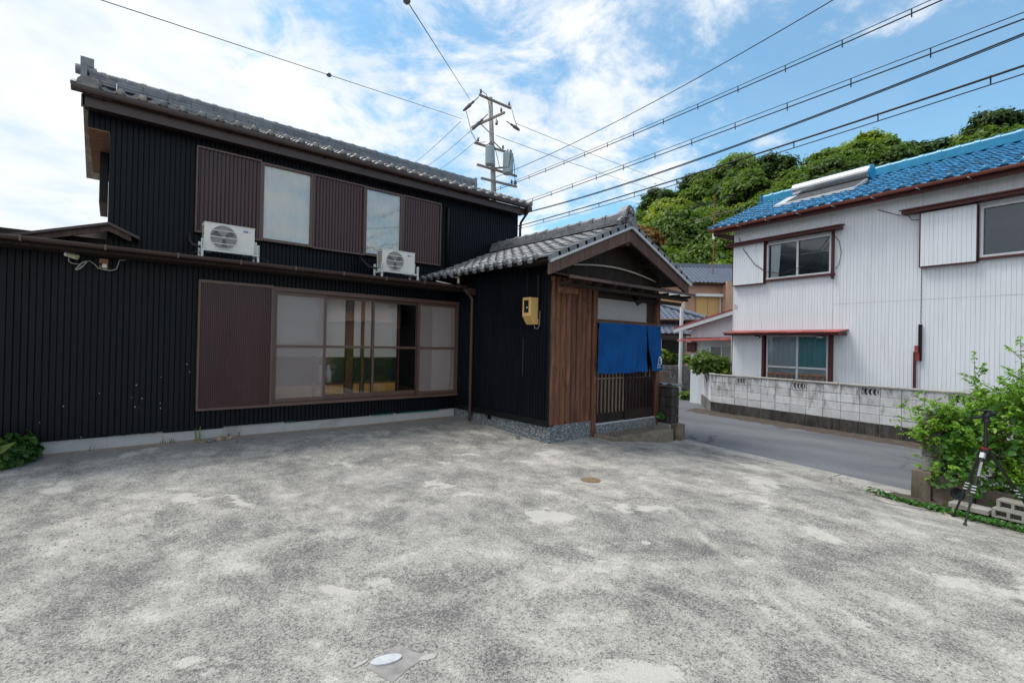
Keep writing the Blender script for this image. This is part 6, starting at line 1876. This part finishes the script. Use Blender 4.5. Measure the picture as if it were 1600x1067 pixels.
leafy('corner_shrub', 'rounded shrub with reddish tips spilling over the lane wall corner', 'shrub', (14.72, 7.85, 1.02), .80, 3600, .075, 'leaf_mid', 5)
leafy('corner_shrub', 'lower green shrub trailing along the white wall behind the corner', 'shrub', (14.75, 7.25, .83), .40, 1300, .07, 'leaf_bright', 6)
leafy('porch_plant', 'low leafy plant between the porch post and the dark wall', 'plant', (9.16, 5.93, .10), .15, 420, .05, 'vine_leaf', 7, 1.4, 1.0)
leafy('porch_plant', 'taller thin plant behind the porch corner post', 'plant', (9.24, 6.25, .42), .11, 220, .045, 'vine_leaf', 8, 1.6, 1.3)
leafy('garden_shrub', 'bright green garden shrub seen just beyond the noren', 'shrub', ff(6.65, 21.5, 1.15), .75, 1800, .10, 'leaf_bright', 9)
leafy('garden_shrub', 'dark climbing shrub beside the old house door', 'shrub', ff(7.35, 22.6, 1.0), .8, 1500, .11, 'leaf_dark', 10)
leafy('garden_shrub', 'small clipped shrub behind the white lane pipe', 'shrub', ff(8.05, 21.8, 1.0), .45, 900, .09, 'leaf_mid', 12)
leafy('lane_weed', 'tuft of yellow-green weeds beside the marker stone', 'plant', (16.55, 9.75, -.2), .32, 700, .08, 'grass_leaf', 11, 2.2)
T_ = leafy('wall_plant', 'broad-leaved plant clump at the foot of the black wall, left edge', 'plant', (-1.0, 8.68, .10), .46, 1100, .075, 'ivy_leaf', 13, 1.5, .45)
leafy('wall_plant', 'small bright seedling plant at the left edge of the yard', 'plant', (-1.12, 8.36, .16), .26, 300, .08, 'grass_leaf', 14, 3.2, .8)


def weeds():
    rg = random.Random(21)
    for i, (x, lb) in enumerate(((.62, 'thin dry weed stalk left of the tall grass tuft'), (1.06, 'tall green grass tuft by the foundation'), (1.50, 'loose grass blades behind the rubble'), (1.62, 'bent grass stalks right of the rubble'), (-.2, 'tiny weed under the cladding near the left end'), (.74, 'low weed sprout below the foundation gap'))):
        m = MB(); n = (4, 11, 7, 6, 5, 7)[i]
        for k in range(n):
            h = rg.uniform(.08, .16) * (1.7 if i == 1 else 1.0 if i in (2, 3) else .8); a = rg.uniform(0, 6.28); l = h * rg.uniform(.15, .7 if i > 1 else .3); b = Vector((x + rg.uniform(-.03, .03), 8.90 + rg.uniform(-.03, .03), gz(x, 8.9) - .01))
            c = b + Vector((l * .35 * math.cos(a), l * .35 * math.sin(a), h * .65)); e = b + Vector((l * math.cos(a), l * math.sin(a), h)); w = Vector((-math.sin(a), math.cos(a), 0)) * .005
            m.add([b - w, b + w, c + w * .8, c - w * .8, e], [(0, 1, 2, 3), (3, 2, 4)])
        tag(m.build('weed', 'grass_leaf', loc=(x, 8.9, gz(x, 8.9))), lb, 'weed', 'weeds along the house foundation')


weeds()


def small_things():
    rg = random.Random(31)

    def rock(name, x, y, r, mat, label, cat, sq=.5, par=None, zoff=0.0):
        bm = bmesh.new(); bmesh.ops.create_icosphere(bm, subdivisions=2, radius=r)
        ph = rg.uniform(0, 9)
        for v in bm.verts:
            v.co *= 1 + .22 * math.sin(v.co.x / r * 2.1 + ph) + .18 * math.sin(v.co.y / r * 2.7 + ph * 2); v.co.z *= sq; v.co.x *= 1.3
        me = bpy.data.meshes.new(name); bm.to_mesh(me); bm.free(); me.materials.append(MATS[mat])
        o = bpy.data.objects.new(name, me); COL.objects.link(o); o.location = (x, y, gz(x, y) + r * sq * .45 + zoff); o.rotation_euler = (rg.uniform(-.2, .2), rg.uniform(-.2, .2), rg.uniform(0, 6)); BASE[o.name] = tuple(o.location)
        tag(o, label, cat, 'rubble by the foundation')
    rock('broken_stone', 1.10, 8.71, .055, 'stone_a', 'flat ochre broken stone at the left of the rubble pile', 'stone', .4)
    rock('broken_stone', 1.22, 8.69, .06, 'stone_b', 'dark grey broken stone in the middle of the rubble pile', 'stone', .45)
    rock('broken_stone', 1.33, 8.73, .065, 'stone_a', 'reddish-brown stone leaning in the rubble pile', 'stone', .6)
    rock('broken_stone', 1.30, 8.80, .07, 'pebble', 'grey slab of rubble at the back of the pile', 'stone', .5)
    rock('broken_stone', 1.46, 8.76, .06, 'stone_a', 'brown stone chip at the right end of the rubble pile', 'stone', .45)
    rock('clod', 1.75, 8.55, .022, 'stone_b', 'small dark clod right of the rubble pile', 'clod', .5); rock('clod', 1.52, 8.45, .022, 'stone_b', 'small dark clod in front of the rubble pile', 'clod', .5)
    # scattered gravel
    m = MB(); ng = random.Random(4)
    for k in range(420):
        if k < 260: x, y = -.3 + ng.gauss(0, .75), 5.6 + ng.gauss(0, .9)
        else: x, y = ng.uniform(-2, 8), ng.uniform(2, 8.6)
        if y > 8.7: continue
        r = ng.uniform(.005, .013) if k < 260 else ng.uniform(.003, .008); z = gz(x, y)
        a = ng.uniform(0, 3); c, s_ = math.cos(a) * r, math.sin(a) * r
        m.add([(x + c, y + s_, z), (x - s_ * .8, y + c * .8, z), (x - c, y - s_, z), (x + s_ * .7, y - c * .7, z), (x + c * .2, y, z + r * .9), (x - c * .3, y + s_ * .2, z + r * .8)], [(0, 1, 4), (1, 5, 4), (1, 2, 5), (2, 3, 5), (3, 4, 5), (3, 0, 4)])
    o = m.build('gravel', 'pebble'); o['kind'] = 'stuff'; o['label'] = 'loose dark gravel scattered over the concrete yard'
    m = MB()
    for k in range(170):
        t, s_ = ng.uniform(5.7, 8.2), ng.uniform(4.6, 5.1); p = rd(t, s_, 0); z = gz(p[0], p[1]) + .016 + ng.random() * .012; r = ng.uniform(.008, .022); a = ng.uniform(0, 6)
        m.add([(p[0] + r * math.cos(a + q), p[1] + r * .6 * math.sin(a + q), z + ng.uniform(0, .012)) for q in (0, 1.5, 3.1, 4.7)], [(0, 1, 2, 3)])
    o = m.build('leaf_litter', 'dry_leaf'); o['kind'] = 'stuff'; o['label'] = 'dry leaf litter below the low brown wall'

    def disc(name, x, y, rx, ry, h, mat, label, cat, n=28, rot=0.0, rect=False, wob=0.0):
        m = MB(); ng2 = random.Random(int(x * 100)); c, s_ = math.cos(rot), math.sin(rot); pts = []
        if rect:
            base = [(-rx, -ry), (rx, -ry), (rx, ry), (-rx, ry)]
            for i in range(4):
                a, b = base[i], base[(i + 1) % 4]
                for k in range(5): f = k / 5; pts.append((a[0] + (b[0] - a[0]) * f + ng2.uniform(-wob, wob), a[1] + (b[1] - a[1]) * f + ng2.uniform(-wob, wob)))
        else: pts = [(rx * math.cos(2 * math.pi * i / n) * (1 + ng2.uniform(-wob, wob)), ry * math.sin(2 * math.pi * i / n) * (1 + ng2.uniform(-wob, wob))) for i in range(n)]
        pts = [(x + u * c - v * s_, y + u * s_ + v * c) for u, v in pts]
        k = len(pts)
        m.add([(u, v, gz(u, v) - .02) for u, v in pts] + [(u, v, gz(u, v) + h) for u, v in pts], [(i, (i + 1) % k, k + (i + 1) % k, k + i) for i in range(k)] + [tuple(range(k, 2 * k))])
        return tag(m.build(name, mat, loc=(x, y, gz(x, y))), label, cat)
    yv = R(50.3)
    disc('drain_cover', 1.20, 2.36, .12, .10, .003, 'mortar', 'grey square mortar bed round the white oval cover', 'cover', rot=yv - .55, rect=True, wob=.006)
    disc('drain_cover', 1.165, 2.40, .082, .038, .012, 'cover_white', 'white oval valve cover set in the near concrete', 'cover', rot=yv - 1.15)
    disc('mortar_patch', 1.36, 2.29, .022, .05, .004, 'cover_grey', 'pale mortar smear right of the oval cover', 'patch', rot=yv + .5, wob=.25)
    disc('mortar_patch', 1.045, 2.46, .012, .045, .004, 'cover_grey', 'narrow pale mortar smear left of the oval cover', 'patch', rot=yv + .9, wob=.25)
    disc('manhole_cover', 4.72, 4.06, .125, .125, .006, 'cover_brown', 'round rusty-brown cover in the middle of the yard', 'cover')
    disc('inspection_cover', 5.46, 5.47, .15, .15, .008, 'cover_grey', 'pale square inspection cover near the porch corner', 'cover', rot=.1, rect=True, wob=.004)
    disc('survey_disc', 3.62, 2.47, .042, .042, .004, 'cover_grey', 'small pale disc set in the concrete right of centre', 'disc')
    m = MB().tube([(5.64, 6.57, gz(5.64, 6.57) - .03), (5.64, 6.57, gz(5.64, 6.57) + .05)], .036, 16).tube([(5.64, 6.57, gz(5.64, 6.57) + .05), (5.64, 6.57, gz(5.64, 6.57) + .072)], .046, 16)
    tag(m.build('capped_pipe', 'pvc_grey', loc=(5.64, 6.57, gz(5.64, 6.57))), 'short grey capped pipe at the foot of the porch plinth', 'pipe')


small_things()


# ---------------------------------------------------------------- house across the yard, seen only mirrored in the glass
def opposite_house():
    O = thing('neighbour_house', wh(16, -3, -.3), 'rose-plastered neighbour house down the road mirrored in the glass doors', 'house')
    def hx(t0, t1, s0, s1, z0, z1, sl=0.0): return MB().hexa([wh(t0, s0, z0), wh(t1, s0, z0), wh(t1, s1, z0 + sl), wh(t0, s1, z0 + sl), wh(t0, s0, z1), wh(t1, s0, z1), wh(t1, s1, z1 + sl), wh(t0, s1, z1 + sl)])
    hx(11.5, 25, 0, -7, -.4, 5.4).build('wall', 'peach_wall', O)
    hx(11.0, 25.6, .6, -3.5, 5.4, 5.5, 1.7).build('roof', 'far_tile', O); hx(11.0, 25.6, -7.6, -3.501, 5.4, 5.5, 1.7).build('roof', 'far_tile', O)
    for t in (12.5, 16, 19.5, 22.5):
        w = hx(t, t + 1.7, .005, .06, 3.4, 4.5).build('window', 'pale_grey_metal', O); hx(t + .06, t + 1.64, .061, .066, 3.46, 4.44).build('pane', 'window_dark', w)
    hx(11.4, 25.2, .005, .6, 2.75, 2.83).build('awning', 'white_metal', O)

opposite_house()
